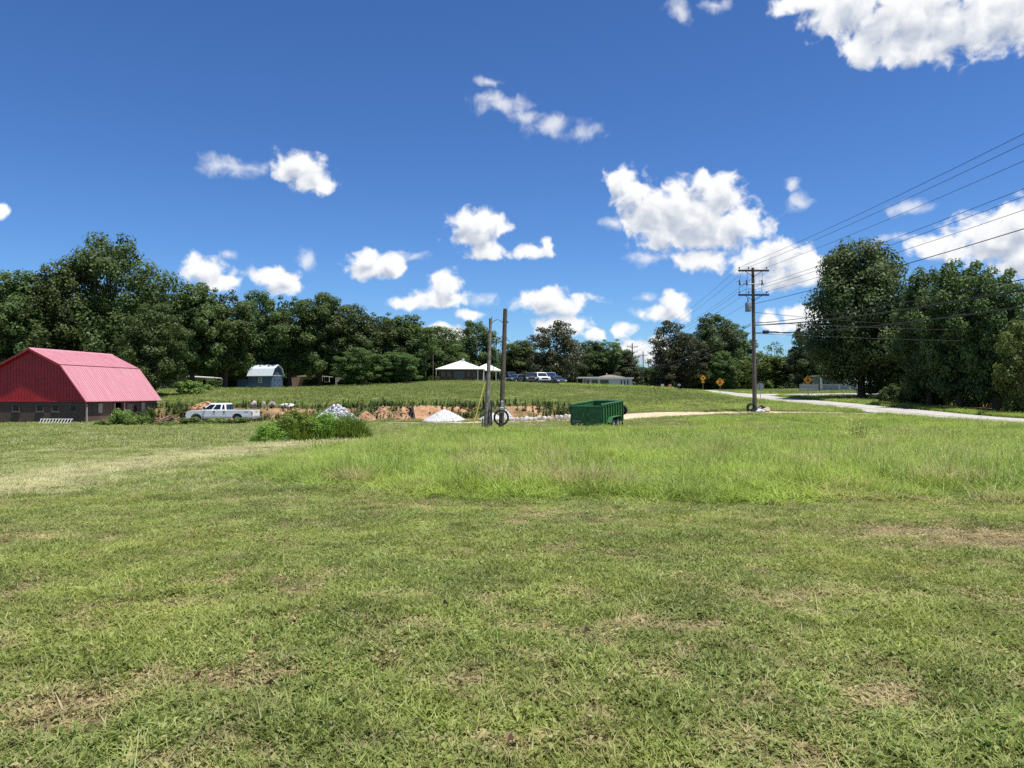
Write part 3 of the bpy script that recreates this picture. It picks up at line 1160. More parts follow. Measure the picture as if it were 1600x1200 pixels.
# ------------------------------------------------------------------ red barn
def barn():
    G = gz(-42.6, 70) - .05
    t = thing('barn', 'red gambrel barn with faded pink metal roof and block base', 'barn', (-42.6, 68.0, G), -.1176)
    block = mat('barn_block', (.115, .075, .055), .9, 0, .2, 3, .4)
    red = mat('barn_red_metal', (.44, .020, .024), .45, 0, .22, 1.2, 0, .5)
    roofm = mat('barn_roof_metal', (.46, .185, .215), .42, 0, 0, 1.0, 0, .6, col2=(.60, .30, .33), detail=8, stretch=(.5, 5.0, .5))
    trim = mat('barn_trim', (.33, .03, .035), .5, 0, .1, 4)
    dark = mat('barn_inside_shade', (.02, .018, .016), .95, 0, 0)  # near-black colour stands in for the unlit interior
    winm = mat('barn_window_frame', (.15, .125, .11), .7, 0, .15, 8)
    HW, Lb, EH, BH, RH = 5.15, 11.0, 1.98, 5.16, 6.63
    w = MB()
    T = .22
    w.box(-HW, HW, 0, T, -.3, EH)
    w.box(-HW, HW, Lb - T, Lb, -.3, EH)
    w.box(-HW, -HW + T, T, Lb - T, -.3, EH)
    w.box(HW - T, HW, T, 4.1, -.3, EH)
    w.box(HW - T, HW, 5.4, Lb - T, -.3, EH)
    w.box(HW - T, HW, 4.1, 5.4, 1.8, EH)
    w.build('lower_wall', block, t)
    MB().box(-HW + T, HW - T, T, Lb - T, -.05, .0).build('floor', dark, t)
    MB().box(HW - 1.6, HW - 1.5, 3.0, 6.6, 0, EH).build('doorway_shade_panel', dark, t)  # black panel behind the side doorway, indoor shade put into its colour
    slope = [(-5.5, EH - .06), (-3.0, BH), (0, RH), (3.0, BH), (5.5, EH - .06)]

    def roof_z(x):
        return np.interp(x, [p[0] for p in slope], [p[1] for p in slope])
    for y0, y1, nm in ((.0, .06, 'gable_siding'), (Lb - .06, Lb, 'gable_siding')):
        g = MB()
        g.prism([(-HW - .02, EH), (-HW - .02, roof_z(-HW - .02) - .03 if roof_z(-HW) > EH else EH + .01), (-3.0, BH - .05), (0, RH - .05), (3.0, BH - .05), (HW + .02, max(EH + .01, roof_z(HW + .02) - .03)), (HW + .02, EH)], y0 - .03, y1 - .03)
        for x in np.arange(-HW + .15, HW, .30):
            zt = float(roof_z(x)) - .08
            if zt > EH + .15:
                yy = (y0 - .055, y0 - .03) if y0 < 1 else (y1 - .03, y1 - .005)
                g.box(x - .025, x + .025, yy[0], yy[1], EH + .01, zt)
        g.build(nm, red, t)
    MB().box(-HW - .05, HW + .05, -.09, -.034, EH - .07, EH + .04).build('base_trim', trim, t)
    OV = .31
    for (a, b) in ((0, 1), (1, 2), (2, 3), (3, 4)):
        (x0, z0), (x1, z1) = slope[a], slope[b]
        r = MB()
        r.hexa([(x0, -OV, z0), (x1, -OV, z1), (x1, Lb + OV, z1), (x0, Lb + OV, z0), (x0, -OV, z0 + .05), (x1, -OV, z1 + .05), (x1, Lb + OV, z1 + .05), (x0, Lb + OV, z0 + .05)])
        d = Vector((x1 - x0, 0, z1 - z0)).normalized()
        nrm = Vector((-d.z, 0, d.x)) * .028
        for y in np.arange(-OV + .1, Lb + OV, .305):
            lo = [(x0, y - .03, z0 + .052), (x1, y - .03, z1 + .052), (x1, y + .03, z1 + .052), (x0, y + .03, z0 + .052)]
            hi = [(p[0] + nrm.x, p[1], p[2] + nrm.z) for p in lo]
            r.hexa(lo + hi)
        r.build('roof_slope', roofm, t)
    c = MB()
    c.hexa([(-.22, -OV, RH - .06), (.22, -OV, RH - .06), (.22, Lb + OV, RH - .06), (-.22, Lb + OV, RH - .06), (-.01, -OV, RH + .10), (.01, -OV, RH + .10), (.01, Lb + OV, RH + .10), (-.01, Lb + OV, RH + .10)])
    c.build('ridge_cap', roofm, t)
    for s_ in (-1, 1):
        MB().box(s_ * 3.0 - .06, s_ * 3.0 + .06, -OV, Lb + OV, BH + .045, BH + .075).build('slope_break_flashing', trim, t)
        for (a, b) in ((0, 1), (1, 2)):
            (x0, z0), (x1, z1) = slope[a], slope[b]
            f = MB()
            f.hexa([(s_ * x0, -OV - .03, z0 - .16), (s_ * x1, -OV - .03, z1 - .16), (s_ * x1, -OV, z1 - .16), (s_ * x0, -OV, z0 - .16), (s_ * x0, -OV - .03, z0 + .05), (s_ * x1, -OV - .03, z1 + .05), (s_ * x1, -OV, z1 + .05), (s_ * x0, -OV, z0 + .05)])
            f.build('rake_board', trim, t)

    def window(cx, z0, wd, ht, side=False, blind=None):
        f = MB()
        e = .06
        if not side:
            for (a, b, c0, d0) in ((cx - wd / 2, cx + wd / 2, z0, z0 + e), (cx - wd / 2, cx + wd / 2, z0 + ht - e, z0 + ht), (cx - wd / 2, cx - wd / 2 + e, z0 + e, z0 + ht - e), (cx + wd / 2 - e, cx + wd / 2, z0 + e, z0 + ht - e)):
                f.box(a, b, -.05, .01, c0, d0)
            wf = f.build('window', winm, t)
            MB().box(cx - wd / 2 + e, cx + wd / 2 - e, -.02, -.005, z0 + e, z0 + ht - e).build('pane', GLASS, wf)
            MB().box(cx - wd / 2 - .06, cx + wd / 2 + .06, -.09, .0, z0 - .06, z0 - .002).build('sill', winm, wf)
        else:
            for (a, b, c0, d0) in ((cx - wd / 2, cx + wd / 2, z0, z0 + e), (cx - wd / 2, cx + wd / 2, z0 + ht - e, z0 + ht), (cx - wd / 2, cx - wd / 2 + e, z0 + e, z0 + ht - e), (cx + wd / 2 - e, cx + wd / 2, z0 + e, z0 + ht - e)):
                f.box(HW - .01, HW + .05, a, b, c0, d0)
            wf = f.build('window', winm, t)
            MB().box(HW + .005, HW + .02, cx - wd / 2 + e, cx + wd / 2 - e, z0 + e, z0 + ht - e).build('pane', blind or GLASS, wf)
    for cx in (-3.7, -1.4, .9, 2.4, 4.1):
        window(cx, 1.05, .72, .66)
    board = mat('window_board', (.42, .36, .28), .8, 0, .2, 6)
    window(2.1, .85, .75, .95, True, board)
    window(7.3, .75, .6, .85, True)
    window(8.6, .95, .75, .85, True, board)
    pm = mat('barn_post', (.40, .33, .27), .8, 0, .2, 6)
    MB().bbox(HW + .10, HW + .22, -.02, .10, -.3, EH - .25, .01).build('corner_post', pm, t)
    MB().bbox(HW + .02, HW + .15, 3.95, 4.08, -.3, EH - .2, .01).build('door_post', pm, t)
    MB().bbox(HW + .02, HW + .15, 5.42, 5.55, -.3, EH - .2, .01).build('door_post', pm, t)
    MB().hexa([(HW + .01, 6.0, -.1), (HW + .07, 6.0, -.1), (HW + .07, 6.9, -.1), (HW + .01, 6.9, -.1), (HW + .01, 6.0, 1.7), (HW + .07, 6.0, 1.7), (HW + .07, 6.9, 1.7), (HW + .01, 6.9, 1.7)]).build('door', mat('barn_door_wood', (.20, .15, .12), .85, 0, .3, 5, .4), t)
    return t


barn()

# ladder on the ground by the barn
_p = at(85, 65.6)
lad = thing('ladder', 'white metal ladder lying on its side against the barn front', 'ladder', (_p.x, _p.y, _p.z), -.1)
LM = mat('ladder_metal', (.72, .72, .70), .45, .2, .1, 9)
for (dy, z) in ((0, .06), (.30, .42)):
    MB().bbox(-1.5, 1.5, dy - .025, dy + .025, z - .045, z + .045, .01).build('rail', LM, lad)
for k in range(11):
    x = -1.38 + k * .276
    MB().tube([(x, .0, .06), (x, .30, .42)], .024, 6).build('rung', LM, lad)
# small white bucket at the barn corner
_p = at(168.5, 65.8)
bk = thing('bucket', 'small white bucket tipped over by the barn corner', 'bucket', (_p.x, _p.y, _p.z))
lathe([(.15, -.19), (.17, .19), (.155, .19), (.138, -.17), (.001, -.17), (.001, -.19)], 18, 'x').build('pail', mat('white_plastic', (.75, .75, .73), .4), bk, True).location = (0, 0, .17)
MB().tube([(.19, -.16, .17), (.30, -.10, .10), (.33, 0, .06), (.30, .10, .10), (.19, .16, .17)], .008, 5).build('bail', STEEL, bk)


# logs and brush heap
def log_heap():
    p = at(260, 64.5)
    t = thing('log_pile', 'brown heap of cut logs and branches left of the pickup', 'log pile', p)
    lm = mat('cut_log', (.24, .145, .10), .9, 0, .35, 4, .5)
    me = None
    rng = random.Random(4)
    for k in range(46):
        if me is None:
            mb = MB()
            mb.tube([(-.5, 0, 0), (-.2, .03, .02), (.2, -.02, .01), (.5, .02, 0)], [.075, .08, .072, .065], 8)
            o = mb.build('log', lm, t, True)
            me = o.data
        else:
            o = bpy.data.objects.new('log', me)
            COL.objects.link(o)
            o.parent = t
        r = rng.random()
        rr = 1.0 * math.sqrt(rng.random())
        a = rng.uniform(0, 6.28)
        o.location = (rr * math.cos(a) * 1.05, rr * math.sin(a) * .8, .08 + (1 - rr) * .85 * rng.uniform(.2, 1))
        o.rotation_euler = (rng.uniform(-.3, .3), rng.uniform(-.5, .5), rng.uniform(0, 6.28))
        o.scale = (rng.uniform(.7, 1.5), rng.uniform(.5, 1.3), rng.uniform(.5, 1.3))


log_heap()


# ------------------------------------------------------------------ road vehicles
def arch(xc, r, z0, n=9):
    """points of a wheel arch from rear to front going over the wheel (x decreasing)"""
    return [(xc + r * math.cos(a), z0 + r * math.sin(a)) for a in np.linspace(0, math.pi, n)]


def vehicle(kind, paint, label, loc, rz, group=None, name=None, cat=None, L_=4.8, W=1.9, H=1.75, low=None):
    """front towards local +x, wheels on z=0"""
    name = name or kind
    t = thing(name, label, cat or kind, loc, rz, group)
    rw = .40 if kind in ('pickup', 'suv') else .33
    if kind == 'pickup':
        rw = .42
    xf, xr = L_ / 2 - .98, -L_ / 2 + (1.35 if kind == 'pickup' else .95)
    sill = .46 if kind == 'pickup' else .32
    hood = H * (.655 if kind == 'pickup' else .60)
    belt = H * (.66 if kind == 'pickup' else .60)
    ar = rw * 1.22
    hx = L_ / 2
    # lower body outline, clockwise from the rear bottom
    prof = [(-hx + .06, sill + .1), (-hx, sill + .25), (-hx + .01, belt - .08), (-hx + .06, belt)]
    cabf = hx - (1.45 if kind == 'pickup' else 1.15)
    prof += [(cabf, belt), (cabf + .1, hood + .01), (hx - .35, hood - .05), (hx - .08, hood - .15), (hx, hood - .32), (hx + .01, sill + .22), (hx - .08, sill + .02)]
    pf = arch(xf, ar, rw + .02)
    pf = [p for p in pf if p[1] >= sill - .001 or True]
    prof += [(xf + ar, sill)] + [p for p in pf if p[1] > sill] + [(xf - ar, sill)]
    pr = arch(xr, ar, rw + .02)
    prof += [(xr + ar, sill)] + [p for p in pr if p[1] > sill] + [(xr - ar, sill)]
    hw = W / 2

    def ring(y, k):
        cz = (sill + belt) / 2
        return [(x * (1 - .006 * k), y, cz + (z - cz) * (1 - .05 * k)) for x, z in prof]
    if kind != 'pickup':
        b = MB().loft([ring(-hw, 1.2), ring(-hw + .05, .2), ring(-hw + .12, 0), ring(hw - .12, 0), ring(hw - .05, .2), ring(hw, 1.2)])
        b.build('body', paint, t, True)
    else:
        bx0, bx1 = -hx + .08, cabf - 2.28          # bed opening
        # body sides are full length, the bed between them is open
        for s_ in (-1, 1):
            b = MB().loft([[(x, y * s_, z) for x, y, z in ring(hw, 1.2)], [(x, y * s_, z) for x, y, z in ring(hw - .05, .2)], [(x, y * s_, z) for x, y, z in ring(hw - .13, 0)]])
            b.build('body_side', paint, t, True)
        MB().box(bx1, cabf + .05, -hw + .131, hw - .131, sill, belt - .002).build('cab_floor', paint, t)
        fr = [(cabf + .05, sill + .3), (cabf + .05, belt), (cabf + .1, hood + .008), (hx - .35, hood - .052), (hx - .08, hood - .152), (hx - .004, hood - .322), (hx - .002, sill + .222)]
        MB().prism(fr, -hw + .131, hw - .131).build('hood', paint, t, True)
        MB().box(bx0 + .03, bx1 - .003, -hw + .131, hw - .131, sill + .12, sill + .2).build('bed_floor', DARKIRON, t)
        tg = MB().bbox(-hx - .005, bx0 + .027, -hw + .131, hw - .131, sill + .201, belt - .005, .0115).build('tailgate', paint, t)
        MB().box(-hx - .03, -hx - .008, -.12, .12, belt - .2, belt - .13).build('tailgate_handle', DARKIRON, tg)
    # greenhouse
    if kind == 'pickup':
        gx0, gx1, tx0, tx1 = bx1, cabf, bx1 + .10, cabf - .75
    elif kind == 'suv':
        gx0, gx1, tx0, tx1 = -hx + .05, cabf, -hx + .30, cabf - .70
    else:
        gx0, gx1, tx0, tx1 = -hx + .55, cabf, -hx + 1.25, cabf - .85
    tw = hw - .20
    bw = hw - .07
    g = MB()

    def gring(z, x0, x1, w):
        e = .06
        return [(x0 + e, -w, z), (x1 - e, -w, z), (x1, -w + e, z), (x1, w - e, z), (x1 - e, w, z), (x0 + e, w, z), (x0, w - e, z), (x0, -w + e, z)]
    zt = H - .07

    def lerp(a, b, k):
        return a + (b - a) * k
    g.loft([gring(belt - .02, gx0, gx1, bw), gring(zt, tx0, tx1, tw), gring(H - .015, tx0 + .06, tx1 - .10, tw - .07), gring(H, tx0 + .2, tx1 - .3, tw - .2)])
    cab = g.build('cab', paint, t, True)

    def gp(fx, k, s_):
        """point on the side of the greenhouse: fx along it, k up"""
        x = lerp(lerp(gx0, tx0, k), lerp(gx1, tx1, k), fx)
        return (x, s_ * (lerp(bw, tw, k) + .004), lerp(belt - .02, zt, k))
    if kind == 'pickup':
        wins = [(.07, .20, .22), (.27, .28, .60), (.64, .64, .97)]
        wins = [(.05, .17), (.25, .55), (.61, .94)]
    elif kind == 'suv':
        wins = [(.05, .30), (.34, .62), (.66, .95)]
    else:
        wins = [(.12, .48), (.52, .92)]
    for s_ in (-1, 1):
        for (a, b_) in wins:
            q = [gp(a, .14, s_), gp(b_, .14, s_), gp(b_ if b_ < .9 else b_ - .02, .90, s_), gp(a if a > .1 else a + .02, .90, s_)]
            if s_ > 0:
                q = [q[1], q[0], q[3], q[2]]
            slab(q, .008).build('side_window', GLASS, t)
    for (bx_, tx_, sg) in ((gx1, tx1, 1), (gx0, tx0, -1)):
        q = []
        for (k, y) in ((.10, -1), (.10, 1), (.92, 1), (.92, -1)):
            q.append((lerp(bx_, tx_, k) + sg * .004, y * (lerp(bw, tw, k) - .10), lerp(belt - .02, zt, k)))
        if sg < 0:
            q = [q[1], q[0], q[3], q[2]]
        slab(q, .008).build('windscreen' if sg > 0 else 'rear_window', GLASS, t)
    for s_ in (-1, 1):
        for x in (xf, xr):
            wheel(t, x, s_ * (hw - .13), rw, rw, .24, mat('alloy_rim', (.5, .5, .5), .35, .7, .1), s_)
        MB().box(xf - ar + .02, xf + ar - .02, s_ * (hw - .34) - .07, s_ * (hw - .34) + .07, rw * .7, rw + ar * .96).build('wheel_well', DARKIRON, t)
        MB().box(xr - ar + .02, xr + ar - .02, s_ * (hw - .34) - .07, s_ * (hw - .34) + .07, rw * .7, rw + ar * .96).build('wheel_well', DARKIRON, t)
        hm = mat('headlight_glass', (.75, .76, .78), .15, 0, 0, spec=.7)
        MB().bbox(hx - .09, hx + .012, min(s_ * (hw - .42), s_ * (hw - .10)), max(s_ * (hw - .42), s_ * (hw - .10)), hood - .40, hood - .20, .02).build('headlight', hm, t)
        tl = mat('tail_light_red', (.16, .012, .012), .25)
        MB().bbox(-hx - .01, -hx + .05, min(s_ * (hw - .12), s_ * (hw + .004)), max(s_ * (hw - .12), s_ * (hw + .004)), belt - .48, belt - .12, .01).build('tail_light', tl, t)
        # mirrors
        m = MB().bbox(cabf - .42, cabf - .28, min(s_ * (hw + .02), s_ * (hw + .24)), max(s_ * (hw + .02), s_ * (hw + .24)), belt + .04, belt + .30, .03)
        m.box(cabf - .37, cabf - .33, min(s_ * (hw - .08), s_ * (hw + .05)), max(s_ * (hw - .08), s_ * (hw + .05)), belt + .06, belt + .12)
        m.build('wing_mirror', DARKIRON, t)
        if kind == 'pickup':
            hs_ = (cabf - 1.18, cabf - 2.12)
            seams = (cabf - .06, cabf - 1.28, cabf - 2.27)
        else:
            hs_ = (cabf - 1.0, cabf - 1.9)
            seams = (cabf - .1, cabf - 1.15, cabf - 2.05)
        for x in hs_:
            MB().bbox(x - .09, x + .09, min(s_ * (hw - .03), s_ * (hw + .03)), max(s_ * (hw - .03), s_ * (hw + .03)), belt - .20, belt - .12, .01).build('door_handle', DARKIRON, t)
        for x in seams:
            MB().box(x - .008, x + .008, min(s_ * (hw - .06), s_ * (hw + .002)), max(s_ * (hw - .06), s_ * (hw + .002)), sill + .08, belt - .05).build('door_seam', DARKIRON, t)
    gr = MB().bbox(hx - .04, hx + .016, -hw + .44, hw - .44, hood - .46, hood - .18, .02)
    gr.build('grille', mat('grille_dark', (.05, .05, .05), .4, .4, .1), t)
    bm_ = mat('bumper_chrome', (.45, .45, .46), .3, .7, .1) if kind == 'pickup' else DARKIRON
    MB().bbox(hx - .10, hx + .10, -hw + .03, hw - .03, sill - .02, sill + .22, .05).build('front_bumper', bm_, t)
    MB().bbox(-hx - .10, -hx + .08, -hw + .05, hw - .05, sill - .0, sill + .19, .04).build('rear_bumper', bm_, t)
    if low is not None:
        for s_ in (-1, 1):
            for (a, b_) in ((xr + ar + .02, xf - ar - .02), (-hx + .12, xr - ar - .02)):
                MB().bbox(a, b_, min(s_ * (hw - .10), s_ * (hw + .012)), max(s_ * (hw - .10), s_ * (hw + .012)), sill - .01, sill + .20, .01).build('lower_trim', low, t)
    return t


WHITE_PAINT = mat('white_car_paint', (.80, .81, .81), .28, 0, .03, 2, 0, .5, coat=.6)
p = at(349, 70.5)
pk = vehicle('pickup', WHITE_PAINT, 'white crew-cab pickup truck with grey lower trim parked beside the barn', (p.x, p.y, p.z + .0), math.radians(180 - 3), name='pickup_truck', cat='pickup',
             L_=6.15, W=1.98, H=1.86, low=mat('grey_trim_paint', (.36, .37, .37), .4, .1, .05))
# decal on the bed side and front flare vent
MB().box(-2.72, -2.35, 0.9905, .994, 1.02, 1.09).build('bed_decal', mat('decal_grey', (.25, .26, .28), .5), pk)
MB().box(-2.72 + .05, -2.35 - .03, -.994, -.9905, 1.02, 1.09).build('bed_decal', mat('decal_grey', (.25, .26, .28), .5), pk)
toolbox = MB().bbox(-.62, -.28, -.78, .78, 1.0, 1.36, .02).build('bed_toolbox', mat('dull_aluminium', (.4, .4, .42), .5, .5, .2), pk)
GC = 'vehicles parked beside the brick house'
SUVD = mat('dark_grey_paint', (.035, .038, .045), .3, 0, .05, 2, coat=.5)
NAVY = mat('navy_paint', (.02, .03, .05), .3, 0, .05, 2, coat=.5)
BLUE = mat('blue_paint', (.10, .21, .42), .3, 0, .05, 2, coat=.5)
SLATE = mat('slate_paint', (.06, .08, .12), .3, 0, .05, 2, coat=.5)


def park(px, d, kind, pm, label, deg, name, cat, **kw):
    q = at(px, d)
    vehicle(kind, pm, label, q, math.radians(-90 + deg), GC, name, cat, **kw)


park(797, 133, 'suv', NAVY, 'dark vehicle half hidden behind the right bare pole', 28, 'parked_suv', 'car', L_=4.9, W=1.95, H=1.85)
park(807, 131, 'car', SLATE, 'low dark blue car just right of the bare poles', -35, 'parked_car', 'car', L_=4.6, W=1.8, H=1.45)
park(828.5, 131, 'suv', SUVD, 'dark grey sport utility vehicle left of the white one', 4, 'parked_suv', 'car', L_=4.8, W=1.95, H=1.85)
park(844.5, 130, 'suv', WHITE_PAINT, 'white sport utility vehicle in the row of parked cars', 16, 'parked_suv', 'car', L_=4.9, W=2.0, H=1.9)
park(859.5, 133, 'pickup', BLUE, 'bright blue pickup right of the white parked vehicle', 6, 'parked_pickup', 'pickup', L_=5.6, W=2.0, H=2.0)
park(869.5, 129.5, 'car', SLATE, 'blue grey sedan at the right end of the parked cars', 22, 'parked_car', 'car', L_=4.5, W=1.8, H=1.45)


# ------------------------------------------------------------------ green dump trailer
def trailer():
    x0, y0 = 4.03, 52.0
    th = math.radians(28)
    W, L_ = 2.2, 4.0
    cx = x0 + math.cos(th) * W / 2
    cy = y0 - math.sin(th) * W / 2
    t = thing('dump_trailer', 'green steel dump trailer with ribbed sides parked in the tall grass', 'trailer', (cx, cy, gz(cx, cy) - .02), -th)
    t.rotation_euler = (math.radians(3.2), 0, -th)
    grn = mat('trailer_green', (.024, .115, .032), .45, 0, 0, 2.2, .15, .5, col2=(.055, .17, .060), detail=10)
    h = W / 2
    zb, ztp = .42, 1.66
    MB().box(-h, h, .06, L_, zb - .08, zb).build('floor', grn, t)
    for s_ in (-1, 1):
        xa, xb = sorted((s_ * h, s_ * (h - .05)))
        MB().box(xa, xb, .05, L_, zb + .001, ztp - .06).build('side_wall', grn, t)
        xa, xb = sorted((s_ * (h + .05), s_ * (h - .07)))
        MB().bbox(xa, xb, -.0, L_ + .04, ztp - .06, ztp + .06, .025).build('top_rail', grn, t)
        xa, xb = sorted((s_ * (h + .002), s_ * (h + .09)))
        for k in range(9):
            y = .06 + k * (L_ - .14) / 8
            MB().bbox(xa, xb, y, y + .09, zb - .06, ztp - .062, .012).build('side_stake', grn, t)
        xa, xb = sorted((s_ * (h + .002), s_ * (h + .08)))
        MB().bbox(xa, xb, .0, L_, zb - .14, zb - .062, .012).build('bottom_rail', grn, t)
        # fender over the tandem wheels
        f = MB()
        xi, xo = s_ * (h + .095), s_ * (h + .42)
        pts = [(.72, .40), (.95, .74), (2.55, .74), (2.78, .40)]
        for (a, b) in zip(pts[:-1], pts[1:]):
            f.hexa([(xi, a[0], a[1]), (xo, a[0], a[1]), (xo, b[0], b[1]), (xi, b[0], b[1]), (xi, a[0], a[1] + .03), (xo, a[0], a[1] + .03), (xo, b[0], b[1] + .03), (xi, b[0], b[1] + .03)])
        f.build('fender', grn, t)
        for y in (1.32, 2.18):
            ty = wheel(t, s_ * (h + .24), y, .36, .36, .22, mat('trailer_rim', (.42, .40, .37), .5, .4, .2), 1)
            ty.rotation_euler = (0, 0, -math.pi / 2 * s_)
        lm = mat('marker_red', (.3, .02, .0115), .3)
        xa, xb = sorted((s_ * (h - .30), s_ * (h - .06)))
        MB().bbox(xa, xb, -.035, .012, zb - .20, zb - .12, .01).build('tail_light', lm, t)
    MB().box(-h + .051, h - .051, L_ - .05, L_, zb + .001, ztp - .062).build('front_wall', grn, t)
    MB().bbox(-h + .071, h - .071, L_ - .08, L_ + .05, ztp - .06, ztp + .06, .025).build('top_rail', grn, t)
    # two rear doors
    for s_ in (-1, 1):
        xa, xb = sorted((s_ * .012, s_ * (h - .002)))
        dr = MB().box(xa, xb, -.02, .045, zb - .06, ztp - .065)
        dr = dr.build('rear_door', grn, t)
        xa, xb = sorted((s_ * .014, s_ * (h - .01)))
        MB().bbox(xa, xb, -.075, -.022, zb + .56, zb + .64, .01).build('cross_bar', grn, dr)
        MB().bbox(xa, xb, -.075, -.022, ztp - .17, ztp - .07, .01).build('cross_bar', grn, dr)
        MB().bbox(xa, xb, -.075, -.022, zb - .06, zb + .03, .01).build('cross_bar', grn, dr)
        xa, xb = sorted((s_ * .014, s_ * .09))
        MB().bbox(xa, xb, -.085, -.077, zb - .04, ztp - .08, .003).build('door_stile', grn, dr)
        for z in (zb + .12, zb + .95):
            MB().tube([(s_ * (h + .03), -.04, z), (s_ * (h + .03), -.04, z + .14)], .03, 8).build('hinge', DARKIRON, dr)
        MB().tube([(s_ * .17, -.10, zb + .45), (s_ * .17, -.10, zb + .72)], .018, 6).build('latch_rod', STEEL, dr)
    MB().bbox(-h + .12, -h + .78, -.10, -.078, zb + .06, zb + .20, .004).build('number_plate', mat('plate_grey', (.20, .21, .22), .5), t)
    for s_ in (-1, 1):
        MB().box(s_ * .45 - .06, s_ * .45 + .06, .1, L_ + .2, zb - .26, zb - .10).build('frame_rail', DARKIRON, t)
    for y in (1.32, 2.18):
        MB().tube([(-h - .2, y, .36), (h + .2, y, .36)], .045, 8).build('axle', DARKIRON, t)
    MB().box(-h + .1, h - .1, .02, .14, zb - .30, zb - .09).build('rear_crossmember', DARKIRON, t)
    for s_ in (-1, 1):
        MB().tube([(s_ * .6, L_ + .1, zb - .16), (0, L_ + 1.45, zb - .16)], .06, 4).build('tongue_bar', DARKIRON, t)
    MB().tube([(h - .12, L_ + .28, -.02), (h - .12, L_ + .28, 1.05)], .05, 8).build('jack', DARKIRON, t)
    MB().bbox(h - .26, h + .02, L_ + .14, L_ + .42, 1.0, 1.12, .02).build('jack_head', DARKIRON, t)
    sp = wheel(t, h - .10, L_ + .24, 1.02, .38, .24, mat('trailer_rim', (.42, .40, .37), .5, .4, .2), 1)
    sp.name = 'spare_wheel'
    MB().bbox(-.5, .5, L_ + .10, L_ + .50, zb, zb + .5, .02).build('pump_box', DARKIRON, t)
    rm = mat('tarp_black', (.02, .02, .02), .7, 0, .2, 10, .4)
    MB().tube([(-h + .1, L_ + .12, ztp + .02), (0, L_ + .13, ztp + .03), (h - .1, L_ + .12, ztp + .02)], .05, 8).build('rolled_tarp', rm, t)


trailer()


# ------------------------------------------------------------------ bare poles, coil, guy guard
def bent(path, n, amp, rng):
    out = []
    for i in range(n + 1):
        k = i / n
        q = Vector(path[0]).lerp(Vector(path[1]), k)
        out.append(q + Vector((rng.uniform(-amp, amp), rng.uniform(-amp, amp), 0)))
    return out


